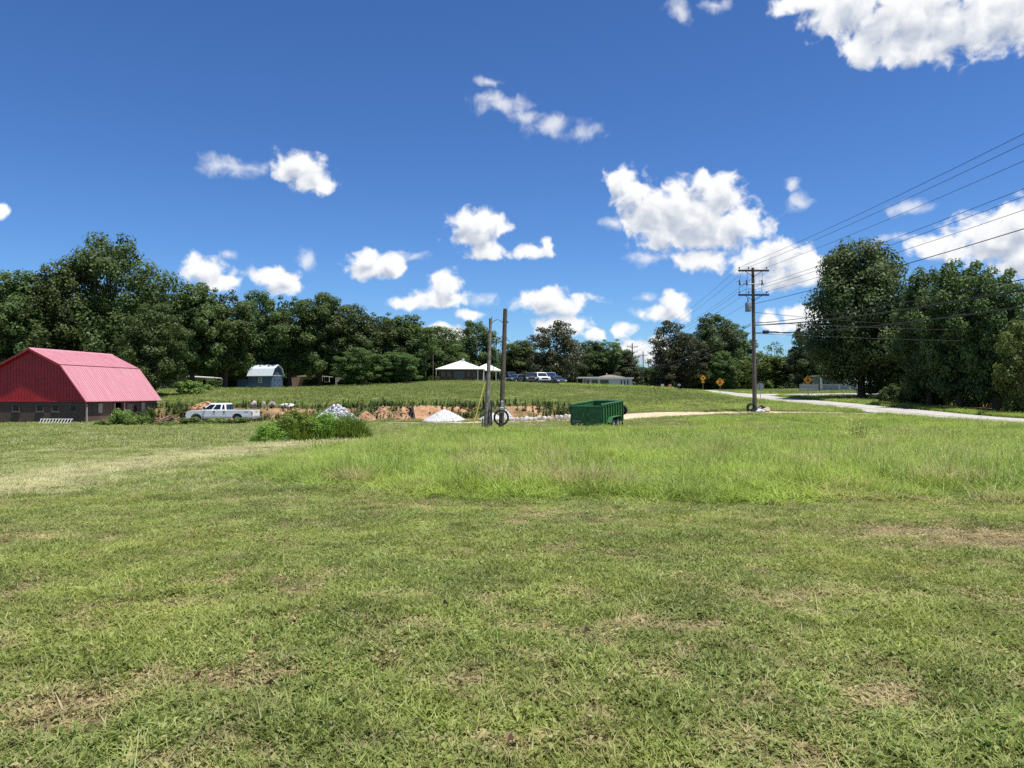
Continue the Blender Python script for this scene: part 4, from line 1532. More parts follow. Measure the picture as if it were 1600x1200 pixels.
def bare_poles():
    rng = random.Random(9)
    d = 48.0
    b = at(760, d, -.1)
    top = Vector(((766.3 - 800) / F * d, d + .2, zat(497, d)))
    t = thing('wooden_pole', 'shorter weathered grey pole with a rotten splintered base', 'pole', b)
    pts = bent(((0, 0, 0), top - b), 14, .022, rng)
    rad = [.165, .175, .17, .16, .155, .145, .135, .13, .125, .12, .115, .11, .108, .105, .10]
    rad = [r + rng.uniform(-.015, .0115) for r in rad]
    MB().tube(pts, rad, 12).build('shaft', mat('grey_weathered_wood', (.26, .225, .185), .95, 0, .5, 3.5, 1.0, .1), t, True)
    for k in range(7):
        a = rng.uniform(0, 6.28)
        z = rng.uniform(.1, 2.2)
        MB().tube([(.22 * math.cos(a), .22 * math.sin(a), z), (.25 * math.cos(a), .25 * math.sin(a), z + .4), (.2 * math.cos(a), .2 * math.sin(a), z + .9)], [.05, .07, .01], 5).build('splinter', WOODPOLE, t)
    tp = pts[-1]
    MB().tube([tp + Vector((.07, 0, -.1)), tp + Vector((.10, 0, .14))], [.05, .012], 5).build('split_top', WOODPOLE, t)
    wv_ = [tp + Vector(q) for q in ((.12, -.1, -2.6), (.25, -.12, -1.9), (.42, -.15, -1.2), (.35, -.14, -2.0), (.22, -.12, -2.9), (.14, -.1, -3.4))]
    MB().tube(wv_, .018, 5).build('hanging_wire', DARKIRON, t)
    b2 = at(783, d, -.1)
    top2 = Vector(((789.5 - 800) / F * d, d + .1, zat(482, d)))
    t2 = thing('wooden_pole', 'taller straight brown pole carrying a black coil of cable', 'pole', b2)
    MB().tube(bent(((0, 0, 0), top2 - b2), 10, .006, rng), [.165 - .0035 * k for k in range(11)], 14).build('shaft', mat('brown_pole_wood', (.15, .12, .09), .95, 0, .4, 4, .8, .1), t2, True)
    up = (top2 - b2).normalized()
    c0 = up * 1.45
    MB().bbox(c0.x - .12, c0.x + .12, -.28, -.15, 1.2, 1.55, .02).build('meter_box', mat('meter_grey', (.42, .42, .41), .5, .3, .1), t2)
    MB().bbox(c0.x - .06, c0.x + .10, -.24, -.14, 1.56, 1.95, .02).build('conduit_box', mat('meter_grey', (.42, .42, .41), .5, .3, .1), t2)
    MB().tube([up * 6.9 + Vector((.22, 0, 0)), up * 6.9 + Vector((.12, 0, 0))], .05, 6).build('bolt_end', DARKIRON, t2)
    # coil hung on the pole
    ct = thing('cable_coil', 'black coil of cable hanging on the taller bare pole', 'coil', b2 + Vector((up.x * .9 - .02, -.26, .92)))
    for k in range(5):
        r = .43 + .012 * k * (1 if k % 2 else -1)
        path = [(r * math.cos(a), .03 * math.sin(2 * a + k) + (k - 2) * .018, r * math.sin(a) * 1.04) for a in np.linspace(0, 2 * math.pi, 29)]
        MB().tube(path, .022, 6, False).build('cable_loop', BLACK, ct, True)
    # loose cable arcing between the pole tops
    a0 = b + tp - Vector((0, 0, .45))
    a1 = top2 - Vector((0, 0, 1.15))
    w = MB().tube([a0.lerp(a1, k) + Vector((0, 0, .42 * math.sin(math.pi * k) ** .8)) for k in np.linspace(0, 1, 12)], .018, 5).build('pole_cable', DARKIRON)
    tag(w, 'short dark cable arcing between the tops of the two bare poles', 'cable')
    # grey steel channel post behind the short pole
    q = at(767.5, d + .4, -.1)
    m = MB()
    m.box(-.06, .06, -.012, .012, 0, 1.95)
    m.box(-.06, -.04, .012, .06, 0, 1.95)
    m.box(.04, .06, .012, .06, 0, 1.95)
    o = m.build('channel_post', mat('grey_channel', (.20, .20, .21), .6, .4, .2), None)
    o.location = q
    tag(o, 'grey steel channel post beside the splintered pole', 'post')
    # yellow guy guard
    g0 = at(737, d - .3, -.03)
    g1 = Vector(((758 - 800) / F * d, d, zat(598, d)))
    gt = thing('guy_wire', 'yellow guarded guy wire slanting from the ground to the short pole', 'guy wire', g0)
    MB().tube([(0, 0, 0), (g1 - g0)], .035, 6).build('yellow_guard', mat('guard_yellow', (.72, .66, .12), .5, 0, .1), gt)
    MB().tube([(g1 - g0) * .98, (b + tp * .62) - g0], .012, 5).build('strand', STEEL, gt)


bare_poles()


# ------------------------------------------------------------------ power line
LINE_X = 20.42
POLE_D = 65.0


def utility_pole(px, d, topy, label, detail=True, lean=0.0, arms=(12.0, 9.94)):
    b = at(px, d, -.1)
    zt_ = zat(topy, d) - b.z
    t = thing('utility_pole', label, 'utility pole', b)
    MB().tube([(lean * (1 - k), 0, zt_ * k) for k in np.linspace(0, 1, 7)], [.19 - .012 * k for k in range(7)], 12).build('shaft', mat('utility_wood', (.15, .125, .10), .95, 0, .35, 4, .7, .1), t, True)
    am = mat('crossarm_wood', (.055, .045, .038), .95, 0, .3, 6)
    ins = mat('insulator_grey', (.17, .16, .16), .4, 0, .1)
    for az_ in arms:
        z = az_ - b.z
        arm = MB().bbox(-1.3, 1.3, -.27, -.15, z - .08, z + .07, .0115).build('crossarm', am, t)
        for x in (-1.2, -.42, 1.1):
            lathe([(.02, .07), (.02, .16), (.06, .17), (.07, .20), (.045, .23), (.065, .25), (.05, .30), (.001, .31), (.001, .07)], 10, 'z').build('insulator', ins, arm, True).location = (x, -.21, z)
        for s_ in (-1, 1):
            MB().tube([(s_ * .68, -.21, z - .08), (0, -.17, z - .52)], .026, 5).build('brace', DARKIRON, t)
    return t, b


pole, pb = utility_pole(1177, POLE_D, 418, 'tall wooden utility pole with two crossarms and a transformer', lean=.12)
zz = zat(444, POLE_D) - pb.z
MB().bbox(-1.25, .85, -.25, -.18, zz - .035, zz + .035, .01).build('cutout_bar', STEEL, pole)
for x in (-1.22, -.62, .68):
    c = MB().tube([(x, -.26, zz - .12), (x + .02, -.26, zz + .34)], [.045, .055], 8)
    c.tube([(x - .26, -.28, zz + .22), (x, -.26, zz + .28)], .03, 6)
    c.tube([(x + .14, -.27, zz - .16), (x + .05, -.27, zz + .16)], .028, 6)
    c.build('fuse_cutout', mat('cutout_grey', (.12, .12, .125), .5), pole)
    MB().tube([(x, -.26, zz - .1), (x - .03, -.22, zz - .6), (x + .02, -.2, zat(457, POLE_D) - pb.z)], .012, 5).build('jumper_wire', DARKIRON, pole)
    MB().tube([(x, -.26, zz + .3), (x + .1, -.24, zz + .7), (x + .02, -.2, 12.05 - pb.z)], .012, 5).build('jumper_wire', DARKIRON, pole)
zt_ = zat(480, POLE_D) - pb.z
tr_ = lathe([(.001, -.38), (.24, -.38), (.25, -.34), (.25, .34), (.22, .40), (.001, .42)], 18, 'z').build('transformer', mat('transformer_grey', (.26, .27, .28), .45, .3, .1), pole, True)
tr_.location = (-.42, -.05, zt_)
MB().tube([(-.42, -.05, zt_ + .4), (-.46, -.05, zt_ + .78)], [.06, .03], 8).build('bushing', DARKIRON, tr_).location = (.42, .05, -zt_)
MB().bbox(-.2, -.02, -.08, .08, zt_ - .06, zt_ + .06, .01).build('bracket', DARKIRON, pole)
spl = zat(519, POLE_D) - pb.z

far_pole, fpb = utility_pole(988, 180, 536, 'far utility pole with two crossarms beyond the white building', arms=(zat(542, 180), zat(550, 180)))
for (px, d, ty, lab) in ((1005, 230, 549, 'farther thin utility pole in the gap between the woods'), (1013, 290, 561, 'farthest thin utility pole in the gap between the woods')):
    utility_pole(px, d, ty, lab, arms=(zat(ty + 6, d),))
for (px, ty, lab) in ((665, 556, 'thin pole behind the hedge, left one of two'), (676.5, 553, 'thin pole behind the hedge just left of the house roof')):
    b = at(px, 143, -.1)
    o = MB().tube([(0, 0, 0), (0, 0, zat(ty, 143) - b.z)], [.11, .08], 8).build('thin_pole', WOODPOLE, None, True)
    o.location = b
    tag(o, lab, 'pole')


def span(a, b, sag, r, label, name='power_line', n=26):
    a, b = Vector(a), Vector(b)
    pts = [a.lerp(b, k) + Vector((0, 0, -sag * 4 * k * (1 - k))) for k in np.linspace(0, 1, n)]
    o = MB().tube(pts, r, 5).build(name, DARKIRON, None, True)
    return tag(o, label, 'wire', 'wires of the roadside power line')


P0 = (pb.x, pb.y - .21)
NEAR_Y = -8.0
for (x, zz_, nm, r) in ((-1.2, 12.28, 'left wire of the upper crossarm', .0115), (-.42, 12.28, 'middle wire of the upper crossarm', .0115), (1.1, 12.28, 'right wire of the upper crossarm', .0115),
                        (-1.2, 10.22, 'left wire of the lower crossarm', .0115), (-.42, 10.22, 'middle wire of the lower crossarm', .0115), (1.1, 10.22, 'right wire of the lower crossarm', .0115)):
    span((P0[0] + x, P0[1], zz_), (P0[0] + x, NEAR_Y, zz_ - .35), .75, r, nm + ', running overhead to the right edge')
    span((P0[0] + x, P0[1], zz_), (fpb.x + x, fpb.y - .21, zat(542 if zz_ > 11 else 550, 180) + .3), 1.3, r, nm + ', running away behind the trees')
cx_ = pb.x + .2
span((cx_, pb.y, zat(474, POLE_D)), (cx_, NEAR_Y, 8.7), .75, .02, 'single wire below the crossarms, running to the right edge')
for (py, zn, sg, r, lab) in ((505, 6.9, 1.05, .022, 'thin upper communication cable crossing the huge tree'), (508, 6.6, 1.25, .042, 'thick black communication cable crossing the huge tree'), (520, 6.1, 1.35, .034, 'lowest black communication cable with a splice near the pole')):
    span((cx_, pb.y, zat(py, POLE_D)), (cx_, NEAR_Y, zn), sg, r, lab, 'communication_cable')
    span((pb.x - .2, pb.y, zat(py, POLE_D)), (fpb.x - .2, fpb.y, zat(575, 180)), 1.4, r * .7, lab.split(' crossing')[0].split(' with')[0] + ', stretch going away behind the trees', 'communication_cable')
span((cx_, pb.y, zat(488, POLE_D)), (76, 84, 9.0), .9, .018, 'slack thin service wire crossing the road to the right', 'service_wire')
span((cx_, pb.y, zat(503, POLE_D)), (72, 74, 7.8), .5, .018, 'nearly level service wire across the roadside trees', 'service_wire')
span((cx_, pb.y, zat(521, POLE_D)), (72, 72, 6.6), .45, .018, 'lower level service wire across the roadside trees', 'service_wire')
sx_ = Vector((cx_, pb.y - .1, zat(519, POLE_D)))
sp_ = thing('cable_splice', 'black cable splice case hanging just right of the utility pole', 'splice case', sx_ + Vector((.45, -1.2, -.08)))
MB().tube([(-.28, 0, 0), (-.2, 0, 0), (.2, 0, 0), (.28, 0, 0)], [.05, .15, .15, .05], 10).build('case', BLACK, sp_, True)
MB().tube([(.2, 0, .02), (.8, .0, .02), (1.5, 0, -.1), (2.1, 0, -.06)], .035, 6).build('lashed_cable', BLACK, sp_)


# debris at the foot of the pole
def blob(name, m, parent, loc, s, seed, amp=.28):
    import bmesh
    bm = bmesh.new()
    bmesh.ops.create_icosphere(bm, subdivisions=2, radius=1)
    rng = np.random.default_rng(seed)
    ph = rng.uniform(0, 6, 9)
    for v in bm.verts:
        c = v.co.normalized()
        k = 1 + amp * (math.sin(3 * c.x + ph[0]) * math.sin(3.4 * c.y + ph[1]) + .6 * math.sin(6 * c.z + ph[2] + 4 * c.x) + .4 * math.sin(9 * c.y + ph[3]) * math.sin(8 * c.x + ph[4]))
        v.co = Vector((c.x * k * s[0], c.y * k * s[1], max(c.z * k * s[2], -s[2] * .5)))
    me = bpy.data.meshes.new(name)
    bm.to_mesh(me)
    bm.free()
    o = link(name, me, m, parent)
    o.location = loc
    return o


q = at(1173, 64.3)
ty = thing('old_tyre', 'old black tyre leaning against the utility pole base', 'tyre', q + Vector((0, 0, .36)))
ty.rotation_euler = (math.radians(14), 0, .1)
lathe([(.22, -.10), (.33, -.12), (.37, -.07), (.37, .07), (.33, .12), (.22, .10)], 26).build('tread', BLACK, ty, True)
lathe([(.20, -.09), (.225, -.10), (.225, .10), (.20, .09)], 22).build('bead', DARKIRON, ty, True)
BAGB = mat('black_bag', (.015, .015, .017), .35, 0, .2, 12, .5)
BAGW = mat('pale_bag', (.55, .56, .58), .45, 0, .25, 8, .5)
GD = 'rubbish at the foot of the utility pole'
for i, (px, dd, m, s, lab) in enumerate([
    (1180, 63.6, BAGB, (.30, .26, .24), 'black rubbish bag nearest the utility pole'),
    (1187, 63.4, BAGW, (.34, .24, .20), 'pale crumpled sheet lying between two rubbish bags'),
    (1190, 64.2, BAGB, (.38, .3, .34), 'larger black rubbish bag behind the pale sheet'),
    (1197, 63.7, mat('tan_debris', (.42, .34, .27), .8, 0, .3, 6, .5), (.36, .28, .26), 'tan heap at the right end of the rubbish by the pole')]):
    g_ = at(px, dd)
    o = blob('rubbish_bag' if i != 3 else 'rubbish_heap', m, None, (g_.x, g_.y, g_.z + s[2] * .42), s, 20 + i)
    tag(o, lab, 'rubbish', GD)


# ------------------------------------------------------------------ road signs
def octagon(r, y0, y1, cx=0, cz=0):
    pts = [(cx + r * math.cos(math.pi / 8 + k * math.pi / 4), cz + r * math.sin(math.pi / 8 + k * math.pi / 4)) for k in range(8)]
    return MB().prism(pts, y0, y1)


SIGN_Y = mat('sign_yellow', (.80, .36, .012), .45, 0, .04, 3)
SIGN_K = mat('sign_black', (.012, .012, .012), .5)
SIGN_R = mat('sign_red', (.40, .012, .0115), .45)


def diamond_sign(px, d, cy, label, kind, plaque=False, half=.62):
    b = at(px, d, -.2)
    cz = zat(cy, d) - b.z
    t = thing('road_sign', label, 'road sign', b, math.atan2(-b.x, b.y) * .6)
    MB().box(-.03, .03, .0, .04, 0, cz + half * .6).build('post', STEEL, t)
    pl = MB().prism([(-half, cz), (-half * .06, cz - half * .94), (half * .06, cz - half * .94), (half, cz), (half * .06, cz + half * .94), (-half * .06, cz + half * .94)], -.024, -.006).build('plate', SIGN_Y, t)
    k = half * .93
    bd = MB()
    for (a, b_) in (((-k, 0), (0, -k)), ((0, -k), (k, 0)), ((k, 0), (0, k)), ((0, k), (-k, 0))):
        i = .955
        bd.hexa([(a[0], -.0265, cz + a[1]), (b_[0], -.0265, cz + b_[1]), (b_[0] * i, -.0265, cz + b_[1] * i), (a[0] * i, -.0265, cz + a[1] * i),
                 (a[0], -.0245, cz + a[1]), (b_[0], -.0245, cz + b_[1]), (b_[0] * i, -.0245, cz + b_[1] * i), (a[0] * i, -.0245, cz + a[1] * i)])
    bd.build('border', SIGN_K, pl)
    if kind == 'stop':
        octagon(half * .30, -.032, -.0255, 0, cz - half * .14).build('octagon_symbol', SIGN_R, pl)
        m = MB().prism([(-.035, cz + half * .18), (.035, cz + half * .18), (.035, cz + half * .42), (-.035, cz + half * .42)], -.032, -.0255)
        m.prism([(-half * .17, cz + half * .42), (half * .17, cz + half * .42), (0, cz + half * .74)], -.032, -.0255)
        m.build('arrow_symbol', SIGN_K, pl)
    else:
        m = MB().prism([(.06, cz - half * .42), (.2, cz - half * .42), (.2, cz + half * .22), (.06, cz + half * .08)], -.032, -.0255)
        m.prism([(-.12, cz + half * .08), (.0599, cz + half * .08), (.1999, cz + half * .22), (-.12, cz + half * .24)], -.0325, -.0258)
        m.prism([(-.38, cz + half * .16), (-.121, cz - half * .08), (-.121, cz + half * .40)], -.032, -.0255)
        m.build('arrow_symbol', SIGN_K, pl)
    if plaque:
        MB().bbox(-.25, .25, -.024, -.006, cz - half * 1.62, cz - half * 1.05, .005).build('plaque', SIGN_Y, t)
        MB().box(-.12, .12, -.03, -.0245, cz - half * 1.45, cz - half * 1.22).build('plaque_figure', SIGN_K, t)
    return t


diamond_sign(1125, 107, 597, 'yellow diamond stop-ahead sign on the near side of the road', 'stop')
diamond_sign(1262.5, 98, 593.5, 'yellow diamond stop-ahead sign across the road by the fence', 'stop')
diamond_sign(1098.5, 153, 590.5, 'yellow diamond left-curve sign beyond the road bend', 'curve', True)
b = at(1188, 91, -.2)
st = thing('stop_sign', 'grey back of an octagonal stop sign right of the utility pole', 'road sign', b)
cz = zat(604, 91) - b.z
octagon(.46, -.01, .01, 0, cz).build('plate', mat('sign_back', (.22, .23, .24), .5, .3, .06), st)
MB().box(-.03, .03, -.05, -.012, 0, cz + .42).build('post', STEEL, st)
for i, (px, dd, lab) in enumerate([(1035, 150, 'small pale roadside marker left of the dark evergreen'), (1047, 150, 'small reddish roadside marker under the dark evergreen'), (1061, 148, 'mailbox beside the road bend')]):
    b = at(px, dd, -.1)
    t = thing('mailbox' if i == 2 else 'roadside_marker', lab, 'mailbox' if i == 2 else 'marker', b)
    MB().box(-.05, .05, -.05, .05, 0, 1.0).build('post', WOODPOLE, t)
    if i == 2:
        MB().prism([(-.25, .95), (.25, .95), (.25, 1.2), (.15, 1.32), (-.15, 1.32), (-.25, 1.2)], -.3, .3).build('box', mat('mailbox_grey', (.2, .22, .26), .4), t)
    else:
        MB().bbox(-.28, .28, -.08, -.052, .8, 1.25, .01).build('panel', mat('marker_panel_%d' % i, ((.45, .42, .36), (.4, .15, .10))[i], .6), t)


# ------------------------------------------------------------------ blue shed
def shed():
    C = at(424, 120)
    ph = math.radians(22)
    base = gz(C.x - 2, C.y + 2) - .1
    # local x runs from the gable corner back along the long side
    t = thing('garden_shed', 'blue gambrel shed with pale metal roof at the wood edge', 'shed', (C.x, C.y, min(base, C.z - .05)), 0)
    blue = mat('shed_blue', (.070, .105, .175), .6, 0, .1, 2)
    roofm = mat('shed_roof', (.62, .68, .72), .4, .1, .08, 2)
    wt = mat('shed_white_trim', (.72, .72, .70), .6)
    l, w = 4.6, 2.75
    ux = Vector((-math.cos(ph), math.sin(ph), 0))
    uy = Vector((math.sin(ph), math.cos(ph), 0))
    EH, BH, RH = 2.05, 3.15, 3.75

    def P(a, b_, z):
        v = ux * a + uy * b_
        return (v.x, v.y, z)

    def boxl(mb, a0, a1, b0, b1, z0, z1):
        mb.hexa([P(a0, b0, z0), P(a1, b0, z0), P(a1, b1, z0), P(a0, b1, z0), P(a0, b0, z1), P(a1, b0, z1), P(a1, b1, z1), P(a0, b1, z1)])
        return mb
    boxl(MB(), 0, l, 0, w, 0, EH).build('wall', blue, t)
    sl = [(-.15, EH - .08), (.42, BH), (w / 2, RH), (w - .42, BH), (w + .15, EH - .08)]
    for a in (0, l - .06):
        pts = [(0, EH + .001), (.42, BH - .04), (w / 2, RH - .04), (w - .42, BH - .04), (w, EH + .001)]
        n = len(pts)
        mb = MB()
        mb.add([P(a, b_, z) for b_, z in pts] + [P(a + .06, b_, z) for b_, z in pts], [tuple(range(n)), tuple(reversed(range(n, 2 * n)))] + [(i, (i + 1) % n, n + (i + 1) % n, n + i) for i in range(n)])
        mb.build('gable', blue, t)
    for (b0, z0), (b1, z1) in zip(sl[:-1], sl[1:]):
        r = MB()
        r.hexa([P(-.3, b0, z0), P(l + .12, b0, z0), P(l + .12, b1, z1), P(-.3, b1, z1), P(-.3, b0, z0 + .06), P(l + .12, b0, z0 + .06), P(l + .12, b1, z1 + .06), P(-.3, b1, z1 + .06)])
        for a in np.arange(-.2, l, .3):
            r.hexa([P(a, b0, z0 + .062), P(a + .05, b0, z0 + .062), P(a + .05, b1, z1 + .062), P(a, b1, z1 + .062), P(a, b0, z0 + .085), P(a + .05, b0, z0 + .085), P(a + .05, b1, z1 + .085), P(a, b1, z1 + .085)])
        r.build('roof_slope', roofm, t)
    # window on the long side
    f = MB()
    for (a0, a1, z0, z1) in ((1.85, 2.45, .95, 1.02), (1.85, 2.45, 1.70, 1.77), (1.85, 1.92, 1.02, 1.70), (2.38, 2.45, 1.02, 1.70), (1.92, 2.38, 1.33, 1.37), (2.13, 2.17, 1.02, 1.33), (2.13, 2.17, 1.37, 1.70)):
        boxl(f, a0, a1, -.05, -.001, z0, z1)
    wf = f.build('window', wt, t)
    for (a0, a1) in ((1.92, 2.13), (2.17, 2.38)):
        for (z0, z1) in ((1.02, 1.33), (1.37, 1.70)):
            boxl(MB(), a0, a1, -.02, -.002, z0, z1).build('pane', GLASS, wf)
    # double door in the gable
    dm = mat('shed_door_blue', (.085, .125, .20), .6, 0, .1, 3)
    for s_ in (0, 1):
        b0 = .72 + s_ * .67
        d_ = boxl(MB(), -.05, -.001, b0, b0 + .64, .05, 1.9).build('door', dm, t)
        for z in (.5, 1.35):
            boxl(MB(), -.075, -.051, b0 + (.02 if s_ == 0 else .32), b0 + (.32 if s_ == 0 else .62), z, z + .10).build('hinge_strap', DARKIRON, d_)
        boxl(MB(), -.09, -.051, b0 + (.54 if s_ == 0 else .05), b0 + (.59 if s_ == 0 else .10), .95, 1.1).build('handle', DARKIRON, d_)
    boxl(MB(), -.04, -.002, 0, w, EH - .03, EH + .04).build('gable_trim', wt, t)
    # lean-to on the far end
    lt = MB()
    lt.hexa([P(l, .3, 0), P(l + 2.4, .3, 0), P(l + 2.4, w - .2, 0), P(l, w - .2, 0), P(l, .3, 1.55), P(l + 2.4, .3, 1.3), P(l + 2.4, w - .2, 1.3), P(l, w - .2, 1.55)])
    lt.build('lean_to', blue, t)
    r = MB()
    r.hexa([P(l + .01, .15, 1.57), P(l + 2.55, .15, 1.30), P(l + 2.55, w - .1, 1.30), P(l + .01, w - .1, 1.57), P(l + .01, .15, 1.63), P(l + 2.55, .15, 1.36), P(l + 2.55, w - .1, 1.36), P(l + .01, w - .1, 1.63)])
    r.build('lean_to_roof', mat('lean_roof', (.10, .12, .15), .6), t)


shed()


# ------------------------------------------------------------------ houses
def hip(mb, x0, x1, y0, y1, z, ridge_h, inset, th=.12):
    ym = (y0 + y1) / 2
    A = [(x0, y0, z), (x1, y0, z), (x1, y1, z), (x0, y1, z)]
    r0, r1 = (x0 + inset, ym, z + ridge_h), (x1 - inset, ym, z + ridge_h)
    lo = [(a, b, c - th) for a, b, c in A]
    mb.add(A + [r0, r1] + lo, [(0, 1, 5, 4), (1, 2, 5), (2, 3, 4, 5), (3, 0, 4), (6, 9, 8, 7), (0, 6, 7, 1), (1, 7, 8, 2), (2, 8, 9, 3), (3, 9, 6, 0)])
    return mb


def house():
    d = 140.0
    m = d / F
    b = at(718, d, -.1)
    t = thing('brick_house', 'low brown brick house with white hip roof on the crest', 'house', b)
    brick = mat('house_brick', (.115, .070, .052), .9, 0, .3, 7, .4)
    white = mat('white_roof', (.60, .59, .565), .55, 0, .05, 1.5)
    trim = mat('white_trim', (.76, .75, .72), .6)

    def X(px):
        return (px - 718) * m
    eave = zat(577, d) - b.z
    mb = MB().box(X(685), X(754), .5, 9.0, 0, eave - .05)
    mb.build('wall', brick, t)
    hip(MB(), X(680), X(757), -.1, 9.6, eave + .08, 1.72, 4.3).build('roof', white, t)
    hip(MB(), X(735), X(783.5), 2.2, 9.0, eave - .12, 1.35, 2.6).build('carport_roof', white, t)
    MB().box(X(754) + .01, X(768), 5.2, 8.8, 0, eave - .25).build('carport_wall', brick, t)
    for px, y in ((746.5, .15), (755.7, .15), (774.6, 2.5), (780, 8.3), (681.5, .1)):
        MB().bbox(X(px) - .09, X(px) + .09, y, y + .18, 0, eave - .06 if px < 770 else eave - .26, .01).build('porch_post', trim, t)
    for (a, c, z0, z1) in ((688, 696, .9, 2.0), (698, 705, .9, 2.0), (708, 726, .5, 2.1), (729, 735, .9, 2.0), (738, 744, .9, 2.0)):
        a_, c_ = X(a), X(c)
        f = MB()
        e = .07
        z1 = min(z1, eave - .2)
        for (p0, p1, q0, q1) in ((a_, c_, z0, z0 + e), (a_, c_, z1 - e, z1), (a_, a_ + e, z0 + e, z1 - e), (c_ - e, c_, z0 + e, z1 - e)):
            f.box(p0, p1, .42, .495, q0, q1)
        wf = f.build('window', mat('dark_window_frame', (.05, .045, .04), .6), t)
        MB().box(a_ + e, c_ - e, .45, .47, z0 + e, z1 - e).build('pane', GLASS, wf)
    MB().box(X(748), X(753.5), .44, .495, .1, 2.0).build('door', mat('brown_door', (.06, .035, .025), .6), t)
    MB().box(X(720), X(723), 4.0, 4.6, eave + 1.4, eave + 2.15).build('chimney', trim, t)


house()


def white_building():
    d = 166.0
    m = d / F
    b = at(950, d, -.1)
    t = thing('white_building', 'low white building with grey brown hip roof behind the crest', 'building', b)
    wall = mat('white_wall', (.74, .73, .70), .7, 0, .06, 2)
    roof = mat('brown_shingle', (.20, .165, .14), .9, 0, .2, 8, .4)

    def X(px):
        return (px - 950) * m
    e1 = zat(591.5, d) - b.z
    MB().box(X(915), X(988), 0, 7, 0, e1).build('wall', wall, t)
    MB().box(X(934), X(990), -.4, 7.4, e1 + .002, e1 + .22).build('fascia', wall, t)
    hip(MB(), X(934), X(977), .2, 6.8, e1 + .34, zat(585, d) - b.z - e1 - .34, 2.5).build('roof', roof, t)
    f0 = zat(589, d) - b.z
    MB().box(X(899), X(933.8), -1.0, 5, f0 - .32, f0).build('flat_roof', wall, t)
    for px in (901, 910):
        MB().box(X(px), X(px + 1), -.8, -.66, 0, f0 - .321).build('porch_post', wall, t)
    for (a, c) in ((917, 921), (925, 934), (938, 951), (970, 972), (975, 977), (980, 982)):
        f = MB()
        a_, c_ = X(a), X(c)
        z0, z1 = .6, e1 - .35
        for (p0, p1, q0, q1) in ((a_, c_, z0, z0 + .08), (a_, c_, z1 - .08, z1), (a_, a_ + .06, z0 + .08, z1 - .08), (c_ - .06, c_, z0 + .08, z1 - .08)):
            f.box(p0, p1, -.05, -.002, q0, q1)
        wf = f.build('window', mat('dark_window_frame', (.05, .045, .04), .6), t)
        MB().box(a_ + .06, c_ - .06, -.03, -.01, z0 + .08, z1 - .08).build('pane', GLASS, wf)
    MB().tube([(X(951), 3.5, zat(585, d) - b.z - .1), (X(951), 3.5, zat(582.5, d) - b.z)], [.08, .16], 8).build('roof_vent', wall, t)


white_building()


def low_home(px0, px1, d, topy, label, wallc, roofc):
    c = at((px0 + px1) / 2, d, -.15)
    t = thing('mobile_home', label, 'house', c)
    hw = (px1 - px0) / 2 * d / F
    z = zat(topy, d) - c.z
    wm = mat('home_wall_%d' % px0, wallc, .7, 0, .1, 2)
    MB().box(-hw, hw, 0, 4.2, 0, z - .35).build('wall', wm, t)
    MB().prism([(-2.4, z - .34), (2.4, z - .34), (2.4, z - .22), (0, z), (-2.4, z - .22)], -hw - .2, hw + .2).build('roof', mat('home_roof_%d' % px0, roofc, .5, 0, .05), t)
    t.children[1].rotation_euler = (0, 0, math.pi / 2)
    t.children[1].location = (0, 2.1, 0)
    n = max(3, int(hw * 2 / 3))
    for k in range(n):
        x = -hw + (k + .5) * 2 * hw / n
        wf = MB().box(x - .45, x + .45, -.05, -.002, .9, 1.9).build('window', mat('white_trim', (.76, .75, .72), .6), t)
        MB().box(x - .38, x + .38, -.06, -.051, .97, 1.83).build('pane', GLASS, wf)


low_home(244, 366, 136, 587.5, 'long low pale-roofed building half hidden behind the wood left of the shed', (.20, .20, .21), (.55, .56, .58))
low_home(466, 520, 139, 586, 'low pinkish building showing between trunks right of the shed', (.26, .16, .14), (.45, .45, .45))
low_home(528, 600, 140, 587, 'low white building showing between trunks above the clay mounds', (.28, .28, .27), (.5, .5, .5))


